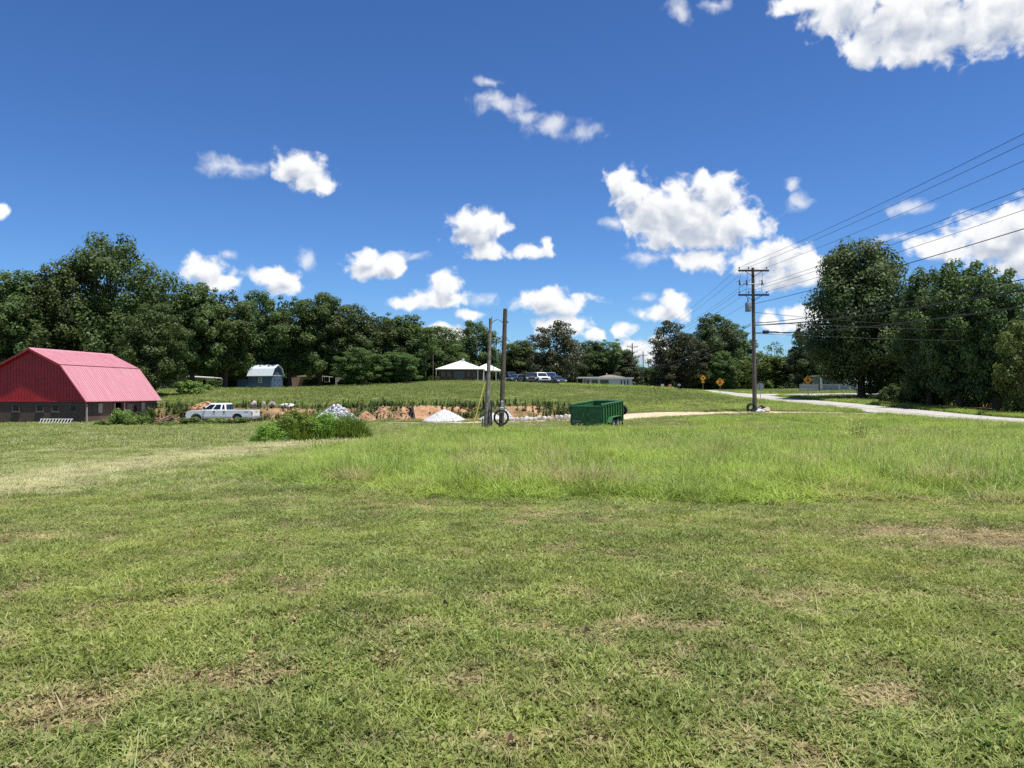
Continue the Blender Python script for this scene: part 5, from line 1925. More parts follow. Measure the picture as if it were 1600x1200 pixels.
# fence and porch in the shade of the huge tree
def fence_and_porch():
    d = 128.0
    a, b_ = at(1250, d, -.1), at(1278, d, -.1)
    t = thing('picket_fence', 'grey wooden picket fence behind the right stop-ahead sign', 'fence', a)
    fm = mat('grey_fence_wood', (.27, .29, .31), .85, 0, .2, 5, .3)
    Lf = (b_ - a).x
    me = None
    for k in range(18):
        if me is None:
            o = MB().prism([(-.055, .05), (.055, .05), (.055, 1.35), (0, 1.45), (-.055, 1.35)], -.012, .012).build('picket', fm, t)
            me = o.data
        else:
            o = bpy.data.objects.new('picket', me)
            COL.objects.link(o)
            o.parent = t
        o.location = (Lf * k / 17, 0, (b_.z - a.z) * k / 17)
    for z in (.4, 1.1):
        MB().box(-.05, Lf + .05, .013, .06, z, z + .09).build('rail', fm, t)
    for x in (0, Lf / 2, Lf):
        MB().box(x - .05, x + .05, .061, .16, -.2, 1.4).build('post', fm, t)
    c = at(1312, 130, -.1)
    t = thing('porch', 'white porch with column and railing half hidden by the huge tree', 'porch', c)
    wm = mat('white_trim', (.76, .75, .72), .6)
    hw = 30 / F * 130
    MB().box(-hw, hw, 0, 3.5, -.2, .35).build('deck', fm, t)
    MB().box(-hw, hw, 3.2, 3.4, .351, 2.6).build('wall', mat('porch_wall', (.35, .37, .40), .8, 0, .1), t)
    MB().box(-hw - .3, hw + .3, -.3, 3.6, 2.61, 2.75).build('roof', wm, t)
    for x in (-hw + .2, 0, hw - .2):
        MB().bbox(x - .14, x + .14, .05, .33, .351, 2.609, .02).build('column', wm, t)
    MB().box(-hw + .35, hw - .35, .15, .22, 1.15, 1.22).build('handrail', wm, t)
    me = None
    for k in range(30):
        x = -hw + .45 + k * (2 * hw - .9) / 29
        if me is None:
            o = MB().box(-.025, .025, .16, .21, .352, 1.149).build('baluster', wm, t)
            me = o.data
        else:
            o = bpy.data.objects.new('baluster', me)
            COL.objects.link(o)
            o.parent = t
        o.location = (x, 0, 0)


fence_and_porch()


# ------------------------------------------------------------------ piles, mounds, rocks
import bmesh


def rock_me(seed, sub=2):
    rng = np.random.default_rng(seed)
    bm = bmesh.new()
    bmesh.ops.create_icosphere(bm, subdivisions=sub, radius=1)
    pl = rng.normal(size=(9, 3))
    pl /= np.linalg.norm(pl, axis=1, keepdims=True)
    of = rng.uniform(.55, .9, 9)
    for v in bm.verts:
        c = np.array(v.co)
        for n_, o_ in zip(pl, of):
            s_ = c @ n_
            if s_ > o_:
                c = c - n_ * (s_ - o_)
        v.co = c
    me = bpy.data.meshes.new('rock')
    bm.to_mesh(me)
    bm.free()
    return me


ROCKS = [rock_me(k, 1) for k in range(6)]
ROCKB = [rock_me(k + 30, 2) for k in range(5)]


def stone_mat(name, stops):
    m = bpy.data.materials.new(name)
    m.use_nodes = True
    t = m.node_tree
    b = t.nodes['Principled BSDF']
    b.inputs['Roughness'].default_value = .9
    b.inputs['Specular IOR Level'].default_value = .2
    at_ = N(t, 'ShaderNodeAttribute', attribute_name='tint')
    cr = N(t, 'ShaderNodeValToRGB')
    el = cr.color_ramp.elements
    while len(el) < len(stops):
        el.new(.5)
    for e, (p_, c) in zip(el, stops):
        e.position = p_
        e.color = (*c, 1)
    nz = N(t, 'ShaderNodeTexNoise')
    nz.inputs['Scale'].default_value = 7
    tc = N(t, 'ShaderNodeTexCoord')
    t.links.new(tc.outputs['Object'], nz.inputs['Vector'])
    ad = math_node(t, 'MULTIPLY_ADD', math_node(t, 'SUBTRACT', nz.outputs[0], .5), .5, at_.outputs['Fac'])
    t.links.new(ad, cr.inputs[0])
    t.links.new(cr.outputs[0], b.inputs['Base Color'])
    return m


def rocks_joined(name, m, parent, items, seed):
    """items: (location, scale); many small stones as one mesh"""
    rng = np.random.default_rng(seed)
    V, Fc, T = [], [], []
    base = 0
    arr = [(np.array([v.co[:] for v in me.vertices]), [tuple(p.vertices) for p in me.polygons]) for me in ROCKS]
    for loc, s in items:
        v, f = arr[rng.integers(len(arr))]
        a = rng.uniform(0, 6.28, 3)
        Rm = np.array(Matrix.Rotation(a[0], 3, 'X') @ Matrix.Rotation(a[1], 3, 'Y') @ Matrix.Rotation(a[2], 3, 'Z'))
        w = (v * s * rng.uniform(.7, 1.3, 3)) @ Rm.T + np.array(loc)
        V.append(w)
        Fc += [tuple(i + base for i in q) for q in f]
        T += [rng.uniform()] * len(f)
        base += len(v)
    me = bpy.data.meshes.new(name)
    me.from_pydata(np.concatenate(V).tolist(), [], Fc)
    at_ = me.attributes.new('tint', 'FLOAT', 'FACE')
    at_.data.foreach_set('value', np.array(T, np.float32))
    return link(name, me, m, parent)


def mound(name, m, parent, rx, ry, h, seed, rough=.1, n=44, power=1.0):
    mb = MB()
    for j in range(n + 1):
        for i in range(n + 1):
            u, v = i / n * 2 - 1, j / n * 2 - 1
            x, y = u * rx * 1.15, v * ry * 1.15
            r = math.hypot(u, v) * 1.15
            z = h * max(0, 1 - r ** 1.25) ** power
            mb.v.append((x, y, z))
    for j in range(n):
        for i in range(n):
            k = j * (n + 1) + i
            mb.f.append((k, k + 1, k + n + 2, k + n + 1))
    xs_ = np.array([v[0] for v in mb.v])
    ys_ = np.array([v[1] for v in mb.v])
    zs_ = np.array([v[2] for v in mb.v])
    nz = (vnoise(xs_ + 50, ys_ + 50, .8, seed, 5) - .5) * 2 * rough * np.clip(zs_ / h * 4, 0, 1)
    edge = np.where(zs_ < .01, -.35, 0)
    mb.v = [(a, b, c) for a, b, c in zip(xs_, ys_, zs_ + nz + edge)]
    return mb.build(name, m, parent, True)


RIPRAP = stone_mat('riprap_stone', [(0, (.12, .13, .15)), (.3, (.30, .32, .345)), (.65, (.54, .55, .56)), (1, (.70, .70, .70))])
GRAVEL = mat('crushed_gravel', (.33, .33, .33), .95, 0, 0, 9, 1.0, .1, col2=(.58, .575, .56), detail=9)
CLAYM = mat('clay_mound', (.29, .145, .078), .95, 0, 0, 1.6, .8, .05, col2=(.43, .30, .19), detail=8)
PALEROCK = stone_mat('pale_rock', [(0, (.24, .20, .165)), (.5, (.42, .38, .33)), (1, (.62, .60, .56))])


def pile(px, d, wpx, hpx, kind, label, name, cat, seed):
    c = at(px, d, -.04)
    t = thing(name, label, cat, c)
    rx, h = wpx / 2 / F * d, hpx / F * d
    rng = np.random.default_rng(seed)
    if kind == 'riprap':
        mound('core', GRAVEL, t, rx * .92, rx * .75, h * .88, seed, .06)
        items = []
        for k in range(620):
            a = rng.uniform(0, 6.28)
            rr = math.sqrt(rng.uniform()) * 1.04
            z = h * max(0, 1 - rr ** 1.25)
            items.append(((rr * rx * math.cos(a), rr * rx * .8 * math.sin(a), z * rng.uniform(.85, 1.05) + .03), rng.uniform(.07, .17)))
        rocks_joined('rocks', RIPRAP, t, items, seed)['kind'] = 'stuff'
    elif kind == 'gravel':
        mound('heap', GRAVEL, t, rx, rx * .8, h, seed, .03, 48, 1.0)
        items = []
        for k in range(500):
            a = rng.uniform(0, 6.28)
            rr = math.sqrt(rng.uniform()) * 1.08
            z = h * max(0, 1 - rr ** 1.25)
            items.append(((rr * rx * math.cos(a), rr * rx * .8 * math.sin(a), z), rng.uniform(.015, .045)))
        rocks_joined('stones', RIPRAP, t, items, seed)['kind'] = 'stuff'
    else:
        mound('heap', CLAYM, t, rx, rx * .7, h, seed, .22)
        items = []
        for k in range(160):
            a = rng.uniform(0, 6.28)
            rr = math.sqrt(rng.uniform()) * 1.1
            z = h * max(0, 1 - rr ** 1.25)
            items.append(((rr * rx * math.cos(a), rr * rx * .7 * math.sin(a), z), rng.uniform(.04, .13)))
        o = rocks_joined('clods', CLAYM, t, items, seed)
        o['kind'] = 'stuff'
    return t


pile(526, 71, 72, 26, 'riprap', 'heap of grey and white broken stone behind the weed clump', 'rock_pile', 'rock pile', 1)
pile(695, 71.5, 74, 19, 'gravel', 'smooth pale gravel heap left of the bare poles', 'gravel_pile', 'gravel pile', 2)
pile(768, 72, 46, 13, 'gravel', 'small gravel heap behind the splintered pole', 'gravel_pile', 'gravel pile', 3)
pile(790, 73, 30, 18, 'gravel', 'gravel heap seen through the black cable coil', 'gravel_pile', 'gravel pile', 4)
pile(598, 73.5, 46, 22, 'clay', 'tall orange clay mound between the stone and gravel heaps', 'clay_mound', 'dirt mound', 5)
pile(572, 72, 34, 14, 'clay', 'low orange clay mound right of the broken stone heap', 'clay_mound', 'dirt mound', 6)
pile(627, 73, 34, 17, 'clay', 'orange clay mound just left of the gravel heap', 'clay_mound', 'dirt mound', 7)
pile(440, 75.5, 54, 14, 'clay', 'straw coloured clay bank behind the pickup tailgate', 'clay_mound', 'dirt mound', 8)
pile(325, 78, 60, 11, 'clay', 'orange clay bank behind the pickup bonnet', 'clay_mound', 'dirt mound', 9)


def boulder(px, d, wpx, hpx, label, seed, group=None, dz=0.0, m=PALEROCK):
    c = at(px, d)
    me = ROCKB[seed % len(ROCKB)].copy()
    at_ = me.attributes.new('tint', 'FLOAT', 'FACE')
    rng = np.random.default_rng(seed)
    at_.data.foreach_set('value', (rng.uniform(.3, .8) + rng.uniform(-.2, .2, len(me.polygons))).astype(np.float32))
    o = link('boulder', me, m)
    s = wpx / 2 / F * d / .75
    o.scale = (s, s * .8, hpx / 2 / F * d / .72)
    o.location = (c.x, c.y, c.z + hpx / 2 / F * d * .75 + dz)
    o.rotation_euler = (rng.uniform(-.2, .2), rng.uniform(-.2, .2), rng.uniform(0, 6.28))
    tag(o, label, 'boulder', group)


GBO = 'boulders along the bank above the pickup'
boulder(396, 78.4, 11, 12, 'tall pale boulder above the pickup tailgate', 1, GBO)
boulder(412, 79.0, 7, 9, 'small pointed pale boulder on the bank', 2, GBO)
boulder(425, 79.2, 11, 10, 'squarish pale boulder with dark top on the bank', 3, GBO)
boulder(452, 78.8, 21, 8, 'long flat pale boulder lying on the bank', 4, GBO)
boulder(400, 76.8, 7, 5, 'low pale rock at the foot of the tall boulder', 5, GBO)
GRR = 'white rocks in a row left of the trailer'
_rr = random.Random(6)
labs = ['leftmost', 'second', 'third', 'fourth', 'fifth', 'sixth', 'seventh', 'eighth', 'ninth', 'tenth', 'eleventh', 'twelfth', 'thirteenth', 'fourteenth']
for k, px in enumerate([801, 808, 815, 823, 830, 837, 843, 850, 857, 863, 870, 877, 884, 890]):
    nm = labs[k] + (' of the white rocks' if k == 0 else ' white rock from the left') + ' in the row beside the trailer'
    boulder(px, 68.5 + _rr.uniform(-1, 1.2), _rr.uniform(6, 10), _rr.uniform(5, 9.5), nm, 10 + k, GRR)
# stakes along the cut
GS = 'survey stakes along the cut'
sm = mat('stake_wood', (.22, .16, .10), .9, 0, .3, 8)
om = mat('stake_orange', (.75, .24, .05), .6)
for (px, d, h, cap, lab) in ((488, 75.2, 1.0, False, 'bare dark stake left of the broken stone heap'), (516, 77.6, .7, True, 'orange-tipped stake above the broken stone heap'), (563.5, 77.8, .75, True, 'orange-tipped stake above the low clay mound'),
                             (557, 75.4, 1.15, False, 'tall bare stake right of the broken stone heap'), (592, 77.4, .8, False, 'bare stake above the tall clay mound')):
    b = at(px, d, -.1)
    t = thing('survey_stake', lab, 'stake', b, .2, GS)
    MB().box(-.04, .04, -.03, .03, 0, h).build('shaft', sm, t)
    if cap:
        MB().box(-.043, .043, -.033, .033, h * .62, h + .01).build('painted_tip', om, t)


# gnarled stump on the bank
def stump():
    b = at(643, 75.5, -.05)
    t = thing('tree_stump', 'dark gnarled stump standing on the bank left of the gravel heap', 'stump', b)
    dk = mat('charred_wood', (.045, .04, .038), .95, 0, .4, 7, .8)
    rng = random.Random(3)
    MB().tube([(0, 0, 0), (.05, 0, .4), (.0, .02, .9), (.10, 0, 1.25)], [.42, .30, .24, .12], 9).build('bole', dk, t, True)
    for k in range(9):
        a = rng.uniform(0, 6.28)
        z = rng.uniform(.2, 1.1)
        l = rng.uniform(.4, .8)
        MB().tube([(0, 0, z), (l * .6 * math.cos(a), l * .6 * math.sin(a), z + .15), (l * math.cos(a), l * math.sin(a), z + rng.uniform(-.2, .5))], [.13, .08, .02], 6).build('root', dk, t, True)


stump()
q = at(840, 49.5)
lg = thing('cut_log', 'short cut log with pale end lying in the grass left of the trailer', 'log', q + Vector((0, 0, .14)), .5)
MB().tube([(-.35, 0, 0), (0, .02, .02), (.35, 0, 0)], [.15, .16, .15], 12).build('bark', mat('log_bark', (.10, .08, .06), .95, 0, .3, 6, .6), lg, True)
for s_ in (-1, 1):
    MB().tube([(s_ * .352, 0, 0), (s_ * .362, 0, 0)], .135, 12).build('cut_end', mat('cut_wood', (.50, .38, .24), .85, 0, .2, 9), lg)


# ------------------------------------------------------------------ grass and weeds
def blade_strip(rng, base, h, w, lean, ang, curl, tint, V, Fc, T, seg=3, tip=0.06):
    """a tapering, arching blade appended to the lists"""
    c, s_ = math.cos(ang), math.sin(ang)
    b0 = len(V)
    tw = rng.uniform(-.6, .6)
    for i in range(seg + 1):
        k = i / seg
        out = lean * k + curl * k * k
        hh = h * (k - .35 * min(1.0, curl / max(h, 1e-3)) * k * k)
        x, y, z = base[0] + c * out, base[1] + s_ * out, base[2] + hh
        ww = w * (1 - (1 - tip) * k ** 1.6) * .5
        a2 = ang + math.pi / 2 + tw * k
        V.append((x - math.cos(a2) * ww, y - math.sin(a2) * ww, z))
        V.append((x + math.cos(a2) * ww, y + math.sin(a2) * ww, z))
    for i in range(seg):
        q = b0 + i * 2
        Fc.append((q, q + 1, q + 3, q + 2))
        T.append(tint)


def make_mesh(name, V, Fc, T, m):
    me = bpy.data.meshes.new(name)
    me.from_pydata(V, [], Fc)
    at_ = me.attributes.new('tint', 'FLOAT', 'FACE')
    at_.data.foreach_set('value', np.array(T, np.float32))
    me.materials.append(m)
    return me


GR_LAWN = foliage_mat('grass_lawn', (.080, .122, .020), (.370, .430, .120), (.34, .37, .08), .40, True, .3, .45, drycol=(.40, .33, .17))
GR_HAY = foliage_mat('grass_hay', (.075, .118, .020), (.330, .385, .110), (.30, .33, .08), .38, True, .25, .35, drycol=(.50, .475, .25))
GR_TALL = foliage_mat('grass_tall', (.095, .165, .018), (.41, .51, .115), (.42, .52, .080), .44, True, .3, .30)
GR_MEADOW = foliage_mat('grass_meadow', (.100, .145, .030), (.24, .29, .085), (.25, .28, .085), .38, True, .2, .08)
WEEDM = foliage_mat('weed_leaf', (.045, .085, .018), (.12, .18, .045), (.13, .17, .05), .3, True, .25, .3)


def patch_proto(seed, r, n, h, w, spread, curl, m, seg=3, flat=0.0, leafy=0, seeds=0):
    rng = random.Random(seed)
    V, Fc, T = [], [], []
    for k in range(n):
        rr = r * math.sqrt(rng.random())
        a = rng.uniform(0, 6.28)
        hh = h * rng.uniform(.45, 1.25)
        if rng.random() < flat:
            # blade lying in the thatch
            blade_strip(rng, (rr * math.cos(a), rr * math.sin(a), rng.uniform(.004, h * .5)), rng.uniform(.0, .02) + h * .12, w * .8, hh * rng.uniform(.8, 1.6), rng.uniform(0, 6.28), 0, rng.uniform(.55, 1), V, Fc, T, 2)
        else:
            blade_strip(rng, (rr * math.cos(a), rr * math.sin(a), -.01), hh, w * rng.uniform(.6, 1.3), hh * spread * rng.uniform(-.2, 1), rng.uniform(0, 6.28), hh * curl * rng.random(), rng.random(), V, Fc, T, seg)
    for k in range(leafy):
        # small oval leaf of clover or plantain
        rr = r * math.sqrt(rng.random())
        a = rng.uniform(0, 6.28)
        b = rng.uniform(0, 6.28)
        l = h * rng.uniform(.35, .7)
        z = h * rng.uniform(.2, .75)
        x, y = rr * math.cos(a), rr * math.sin(a)
        c, s_ = math.cos(b), math.sin(b)
        q = len(V)
        wv_ = l * .34
        V += [(x, y, z * .6), (x + c * l * .5 - s_ * wv_, y + s_ * l * .5 + c * wv_, z), (x + c * l, y + s_ * l, z * rng.uniform(.7, 1.1)), (x + c * l * .5 + s_ * wv_, y + s_ * l * .5 - c * wv_, z)]
        Fc.append((q, q + 1, q + 2, q + 3))
        T.append(rng.uniform(0, .6))
    for k in range(seeds):
        rr = r * math.sqrt(rng.random())
        a = rng.uniform(0, 6.28)
        x, y = rr * math.cos(a), rr * math.sin(a)
        hh = h * rng.uniform(1.15, 1.5)
        dx, dy = rng.uniform(-.12, .12) * hh, rng.uniform(-.12, .12) * hh
        blade_strip(rng, (x, y, 0), hh, w * .35, math.hypot(dx, dy), math.atan2(dy, dx), 0, .95, V, Fc, T, 2, .8)
        for j in range(5):
            t = .78 + .05 * j
            blade_strip(rng, (x + dx * t, y + dy * t, hh * t), hh * .06, w * .7, .03 * (1 if j % 2 else -1), rng.uniform(0, 6.28), 0, 1.0, V, Fc, T, 1, .3)
    return V, Fc, T


PROTO_COL = {}


def proto_collection(name, metas):
    c = bpy.data.collections.new(name)
    for i, (V, Fc, T, m) in enumerate(metas):
        me = make_mesh('%s_%02d' % (name, i), V, Fc, T, m)
        o = bpy.data.objects.new('%s_%02d' % (name, i), me)
        c.objects.link(o)
    PROTO_COL[name] = (c, len(metas))
    return c


def scatter(name, label, x, y, protos, smin, smax, dry=None, hscale=None, seed=1, tilt=.12, cat='grass', idx=None):
    """plants scattered over the ground at the given places"""
    rng = np.random.default_rng(seed)
    n = len(x)
    col, np_ = PROTO_COL[protos]
    z = ground(x, y)
    me = bpy.data.meshes.new(name)
    me.vertices.add(n)
    me.vertices.foreach_set('co', np.stack([x, y, z], 1).ravel())
    rot = np.stack([rng.normal(0, tilt, n), rng.normal(0, tilt, n), rng.uniform(0, 6.283, n)], 1)
    s = rng.uniform(smin, smax, n)
    sc = np.stack([s, s, s * (np.ones(n) if hscale is None else hscale)], 1)
    for nm, ty_, arr in (('rot', 'FLOAT_VECTOR', rot), ('scl', 'FLOAT_VECTOR', sc)):
        at_ = me.attributes.new(nm, ty_, 'POINT')
        at_.data.foreach_set('vector', arr.astype(np.float32).ravel())
    at_ = me.attributes.new('pick', 'INT', 'POINT')
    at_.data.foreach_set('value', (rng.integers(0, np_, n) if idx is None else idx).astype(np.int32))
    at_ = me.attributes.new('dry', 'FLOAT', 'POINT')
    at_.data.foreach_set('value', (np.zeros(n) if dry is None else dry).astype(np.float32))
    o = bpy.data.objects.new(name, me)
    COL.objects.link(o)
    tag(o, label, cat, None, 'stuff')
    g = bpy.data.node_groups.new(name + '_scatter', 'GeometryNodeTree')
    g.interface.new_socket('Geometry', in_out='INPUT', socket_type='NodeSocketGeometry')
    g.interface.new_socket('Geometry', in_out='OUTPUT', socket_type='NodeSocketGeometry')
    gi, go = g.nodes.new('NodeGroupInput'), g.nodes.new('NodeGroupOutput')
    ci = g.nodes.new('GeometryNodeCollectionInfo')
    ci.inputs['Collection'].default_value = col
    ci.inputs['Separate Children'].default_value = True
    ci.inputs['Reset Children'].default_value = True
    ip = g.nodes.new('GeometryNodeInstanceOnPoints')
    ip.inputs['Pick Instance'].default_value = True

    def named(nm, ty_):
        a = g.nodes.new('GeometryNodeInputNamedAttribute')
        a.data_type = ty_
        a.inputs[0].default_value = nm
        return a.outputs[0]
    er = g.nodes.new('FunctionNodeEulerToRotation')
    g.links.new(named('rot', 'FLOAT_VECTOR'), er.inputs[0])
    g.links.new(er.outputs[0], ip.inputs['Rotation'])
    g.links.new(named('scl', 'FLOAT_VECTOR'), ip.inputs['Scale'])
    g.links.new(named('pick', 'INT'), ip.inputs['Instance Index'])
    g.links.new(gi.outputs[0], ip.inputs['Points'])
    g.links.new(ci.outputs[0], ip.inputs['Instance'])
    g.links.new(ip.outputs[0], go.inputs[0])
    md = o.modifiers.new('scatter', 'NODES')
    md.node_group = g
    return o


def rand_pts(n, y0, y1, seed, margin=1.5, bias=1.0):
    """points over the wedge of field in front of the photographer, even per square metre"""
    rng = np.random.default_rng(seed)
    y = np.sqrt(rng.uniform(y0 * y0, y1 * y1, n))
    w = y * .70 + margin
    x = rng.uniform(-1, 1, n) * w
    return x, y


def lawn(seed, r, n, h, w, m=GR_LAWN, **k):
    return (*patch_proto(seed, r, n, h, w, 1.3, 1.1, m, **k), m)


def crab(seed, n, h, w):
    rng_ = random.Random(seed)
    V, Fc, T = [], [], []
    for k in range(n):
        a = rng_.uniform(0, 6.28)
        hh = h * rng_.uniform(.5, 1.2)
        blade_strip(rng_, (rng_.uniform(-.03, .03), rng_.uniform(-.03, .03), 0), hh * rng_.uniform(.5, 1), w * rng_.uniform(.7, 1.3), hh * rng_.uniform(.4, 1.2), a, hh * rng_.uniform(.1, .7), rng_.uniform(.25, 1), V, Fc, T, 3, .1)
    return V, Fc, T, GR_LAWN


def stalk(seed):
    rng_ = random.Random(seed)
    V, Fc, T = [], [], []
    a = rng_.uniform(0, 6.28)
    blade_strip(rng_, (0, 0, 0), .17, .0035, .12, a, .10, 1.0, V, Fc, T, 5, .7)
    for k in range(9):
        blade_strip(rng_, (rng_.uniform(-.02, .02), rng_.uniform(-.02, .02), 0), .05, .006, .05, rng_.uniform(0, 6.28), .02, rng_.random(), V, Fc, T, 3)
    return V, Fc, T, GR_LAWN


proto_collection('lawn_near', [lawn(s, .10, 40, .062, .0062, flat=.30, leafy=20 if s % 2 == 0 else 7) for s in range(1, 9)] + [crab(s, 18, .068, .0085) for s in range(70, 76)] + [crab(s, 34, .048, .007) for s in range(76, 80)] + [stalk(81), stalk(82)])
proto_collection('lawn_mid', [lawn(s, .20, 60, .075, .009, GR_HAY, flat=.28, leafy=3) for s in range(11, 17)])
proto_collection('lawn_far', [lawn(s, .50, 80, .10, .022, GR_HAY, seg=2, flat=.2) for s in range(21, 26)])
proto_collection('tall_near', [(*patch_proto(s, .17, 46, .33, .0135, .7, 1.1, GR_TALL, flat=.08, seeds=1 if s % 3 == 0 else 0), GR_TALL) for s in range(31, 38)])
proto_collection('tall_far', [(*patch_proto(s, .34, 62, .34, .020, .6, 1.1, GR_TALL, seeds=1 if s % 3 == 0 else 0), GR_TALL) for s in range(41, 47)])
proto_collection('meadow', [(*patch_proto(s, .8, 46, .15, .05, 1.2, 1.0, GR_MEADOW, seg=2), GR_MEADOW) for s in range(51, 56)])


def weed_proto(seed, h, leaves):
    rng = random.Random(seed)
    V, Fc, T = [], [], []
    for st_ in range(rng.randint(2, 4)):
        bx, by = rng.uniform(-.12, .12), rng.uniform(-.12, .12)
        hh = h * rng.uniform(.65, 1.1)
        lx, ly = rng.uniform(-.15, .15) * h, rng.uniform(-.15, .15) * h
        blade_strip(rng, (bx, by, -.02), hh, .03, math.hypot(lx, ly), math.atan2(ly, lx), 0, .2, V, Fc, T, 2, .4)
        for k in range(leaves):
            t = rng.uniform(.12, 1)
            a = rng.uniform(0, 6.28)
            blade_strip(rng, (bx + lx * t, by + ly * t, hh * t), h * rng.uniform(.04, .16), .075, h * .20 * (1.15 - t * .7) * rng.uniform(.6, 1.3), a, .02, rng.random(), V, Fc, T, 2, .15)
    return V, Fc, T


proto_collection('weeds', [(*weed_proto(s, 1.0, 26), WEEDM) for s in range(61, 67)])

# mown lawn close to the camera
x, y = rand_pts(76000, 2.4, 13.5, 101, 1.2)
z = ground(x, y)
keep = (tall_mask(x, y, z) < .7)
dr = np.clip(dry_field(x, y, z) + np.random.default_rng(6).normal(0, .16, len(x)), 0, 1)
keep &= np.random.default_rng(5).uniform(size=len(x)) > 1.25 * np.clip(dr - .45, 0, .5)
x, y, dr = x[keep], y[keep], dr[keep]
scatter('grass', 'short mown lawn grass filling the near foreground', x, y, 'lawn_near', .6, 1.2, dr, np.clip(1.15 - .55 * dr, .4, 1.2) * (.55 + 1.0 * vnoise(x, y, .6, 71)), 1,
        idx=np.random.default_rng(3).choice(20, len(x), p=[.065] * 8 + [.045] * 6 + [.05] * 4 + [.005] * 2))
x, y = rand_pts(52000, 12.5, 32, 102)
z = ground(x, y)
keep = (tall_mask(x, y, z) < .8) & (x < 6)
x, y, z = x[keep], y[keep], z[keep]
dr = dry_field(x, y, z)
scatter('grass', 'mown grass sloping away at left toward the barn', x, y, 'lawn_mid', .7, 1.4, dr, (.6 + .9 * vnoise(x, y, 1.3, 72)), 2)
x, y = rand_pts(36000, 30, 73, 103)
z = ground(x, y)
keep = (tall_mask(x, y, z) < .8) & (drive_mask(x, y) < .10) & (x < 29.2) & (soil_mask(x, y) < .4)
x, y, z = x[keep], y[keep], z[keep]
dr = dry_field(x, y, z) * .9
scatter('grass', 'short grass around the piles and the barn', x, y, 'lawn_far', .7, 1.3, dr, (.6 + .9 * vnoise(x, y, 2.5, 73)), 3)
# uncut grass
x, y = rand_pts(34000, 10.5, 26, 104)
z = ground(x, y)
tm = tall_mask(x, y, z)
keep = (tm > np.random.default_rng(8).uniform(.02, .75, len(x)))
x, y, tm = x[keep], y[keep], tm[keep]
scatter('tall_grass', 'uncut tall bright grass across the middle of the field', x, y, 'tall_near', .6, 1.35, .06 + .5 * sstep(.52, .8, vnoise(x, y, 1.0, 75)) + .12 * np.random.default_rng(2).uniform(size=len(x)), (.30 + 1.2 * vnoise(x, y, 1.3, 76, 4)) * (.25 + .75 * tm), 4)
x, y = rand_pts(44000, 25, 62, 105)
z = ground(x, y)
tm = tall_mask(x, y, z)
keep = (tm > np.random.default_rng(9).uniform(.15, .8, len(x))) & (drive_mask(x, y) < .06)
x, y = x[keep], y[keep]
scatter('tall_grass', 'uncut tall grass reaching back to the trailer and the drive', x, y, 'tall_far', .7, 1.25, .12 + .35 * sstep(.5, .8, vnoise(x, y, 2.4, 77)), (.25 + 1.2 * vnoise(x, y, 2.6, 78, 4)) * np.where((x > 5) & (y < drive_y(x)), np.clip((drive_y(x) - y) / 12, .18, 1), 1), 5)
# rough verge of grass between drive and road, and the meadow up to the crest
x, y = rand_pts(9000, 58, 84, 106)
keep = (x > 7) & (x < 29.3) & (drive_mask(x, y) < .06)
x, y = x[keep], y[keep]
scatter('grass', 'rough verge grass between the dirt drive and the road', x, y, 'tall_far', .7, 1.3, .15 + .2 * vnoise(x, y, 3, 79), (.35 + .5 * vnoise(x, y, 3, 80)) * np.where(y < drive_y(x), .4, 1), 6)
x, y = rand_pts(42000, 79, 142, 107)
keep = ((x < 29.2) | (x > 38.0)) & ~((x > 29) & (np.abs(y - 114) < 4.2)) & (np.abs(x) < 75)
keep &= ~((x > -62) & (x < -30) & (y > 118)) & ~((x > -14) & (x < 0) & (y > 139))
x, y = x[keep], y[keep]
scatter('meadow_grass', 'green meadow grass on the slope up to the house', x, y, 'meadow', .6, 1.2, .10 + .3 * sstep(.5, .8, vnoise(x, y, 5, 81)), .6 + .9 * vnoise(x, y, 6, 82), 7)
# road verges
rng = np.random.default_rng(12)
y = rng.uniform(30, 130, 5200)
x = np.where(rng.uniform(size=5200) < .55, 29.2 - rng.exponential(.5, 5200), 37.7 + rng.exponential(.8, 5200))
keep = ~((x > 30) & (np.abs(y - 114) < 4.2)) & ~((x < 30) & (np.abs(y - 61.8) < 2.2))
x, y = x[keep], y[keep]
scatter('verge_grass', 'ragged bright grass along both edges of the road', x, y, 'tall_far', .6, 1.1, .08 + 0 * x, .6 + .8 * vnoise(x, y, 2, 83), 8)
# weeds on the cut bank
rng = np.random.default_rng(13)
x = rng.uniform(-52, 12, 2600)
y = 78.8 + rng.normal(0, 1.1, 2600) + 1.2 * (vnoise(x, x * 0, 6, 84) - .5)
dens = vnoise(x, y, 2.4, 85)
keep = (rng.uniform(size=2600) < (dens ** 2) * 1.1) & (x < 5)
x, y = x[keep], y[keep]
scatter('bank_weeds', 'dark upright weeds growing in a line along the top of the cut bank', x, y, 'weeds', .45, .8, .05 + 0 * x, .35 + .9 * np.random.default_rng(4).uniform(size=len(x)) ** 2, 9, cat='weeds')
x = rng.uniform(-48, 8, 1700)
y = rng.uniform(72.5, 78, 1700)
keep = vnoise(x, y, 3.0, 87) > .50
x, y = x[keep], y[keep]
scatter('soil_weeds', 'scattered weeds growing on the bare orange soil', x, y, 'weeds', .35, .8, .12 + 0 * x, None, 10, cat='weeds')
x = rng.uniform(8, 26, 700)
y = rng.normal(123, 2.0, 700)
scatter('crest_weeds', 'pale tall weeds along the crest in front of the white building', x, y, 'tall_far', 1.0, 1.5, .15 + 0 * x, None, 11, cat='weeds')


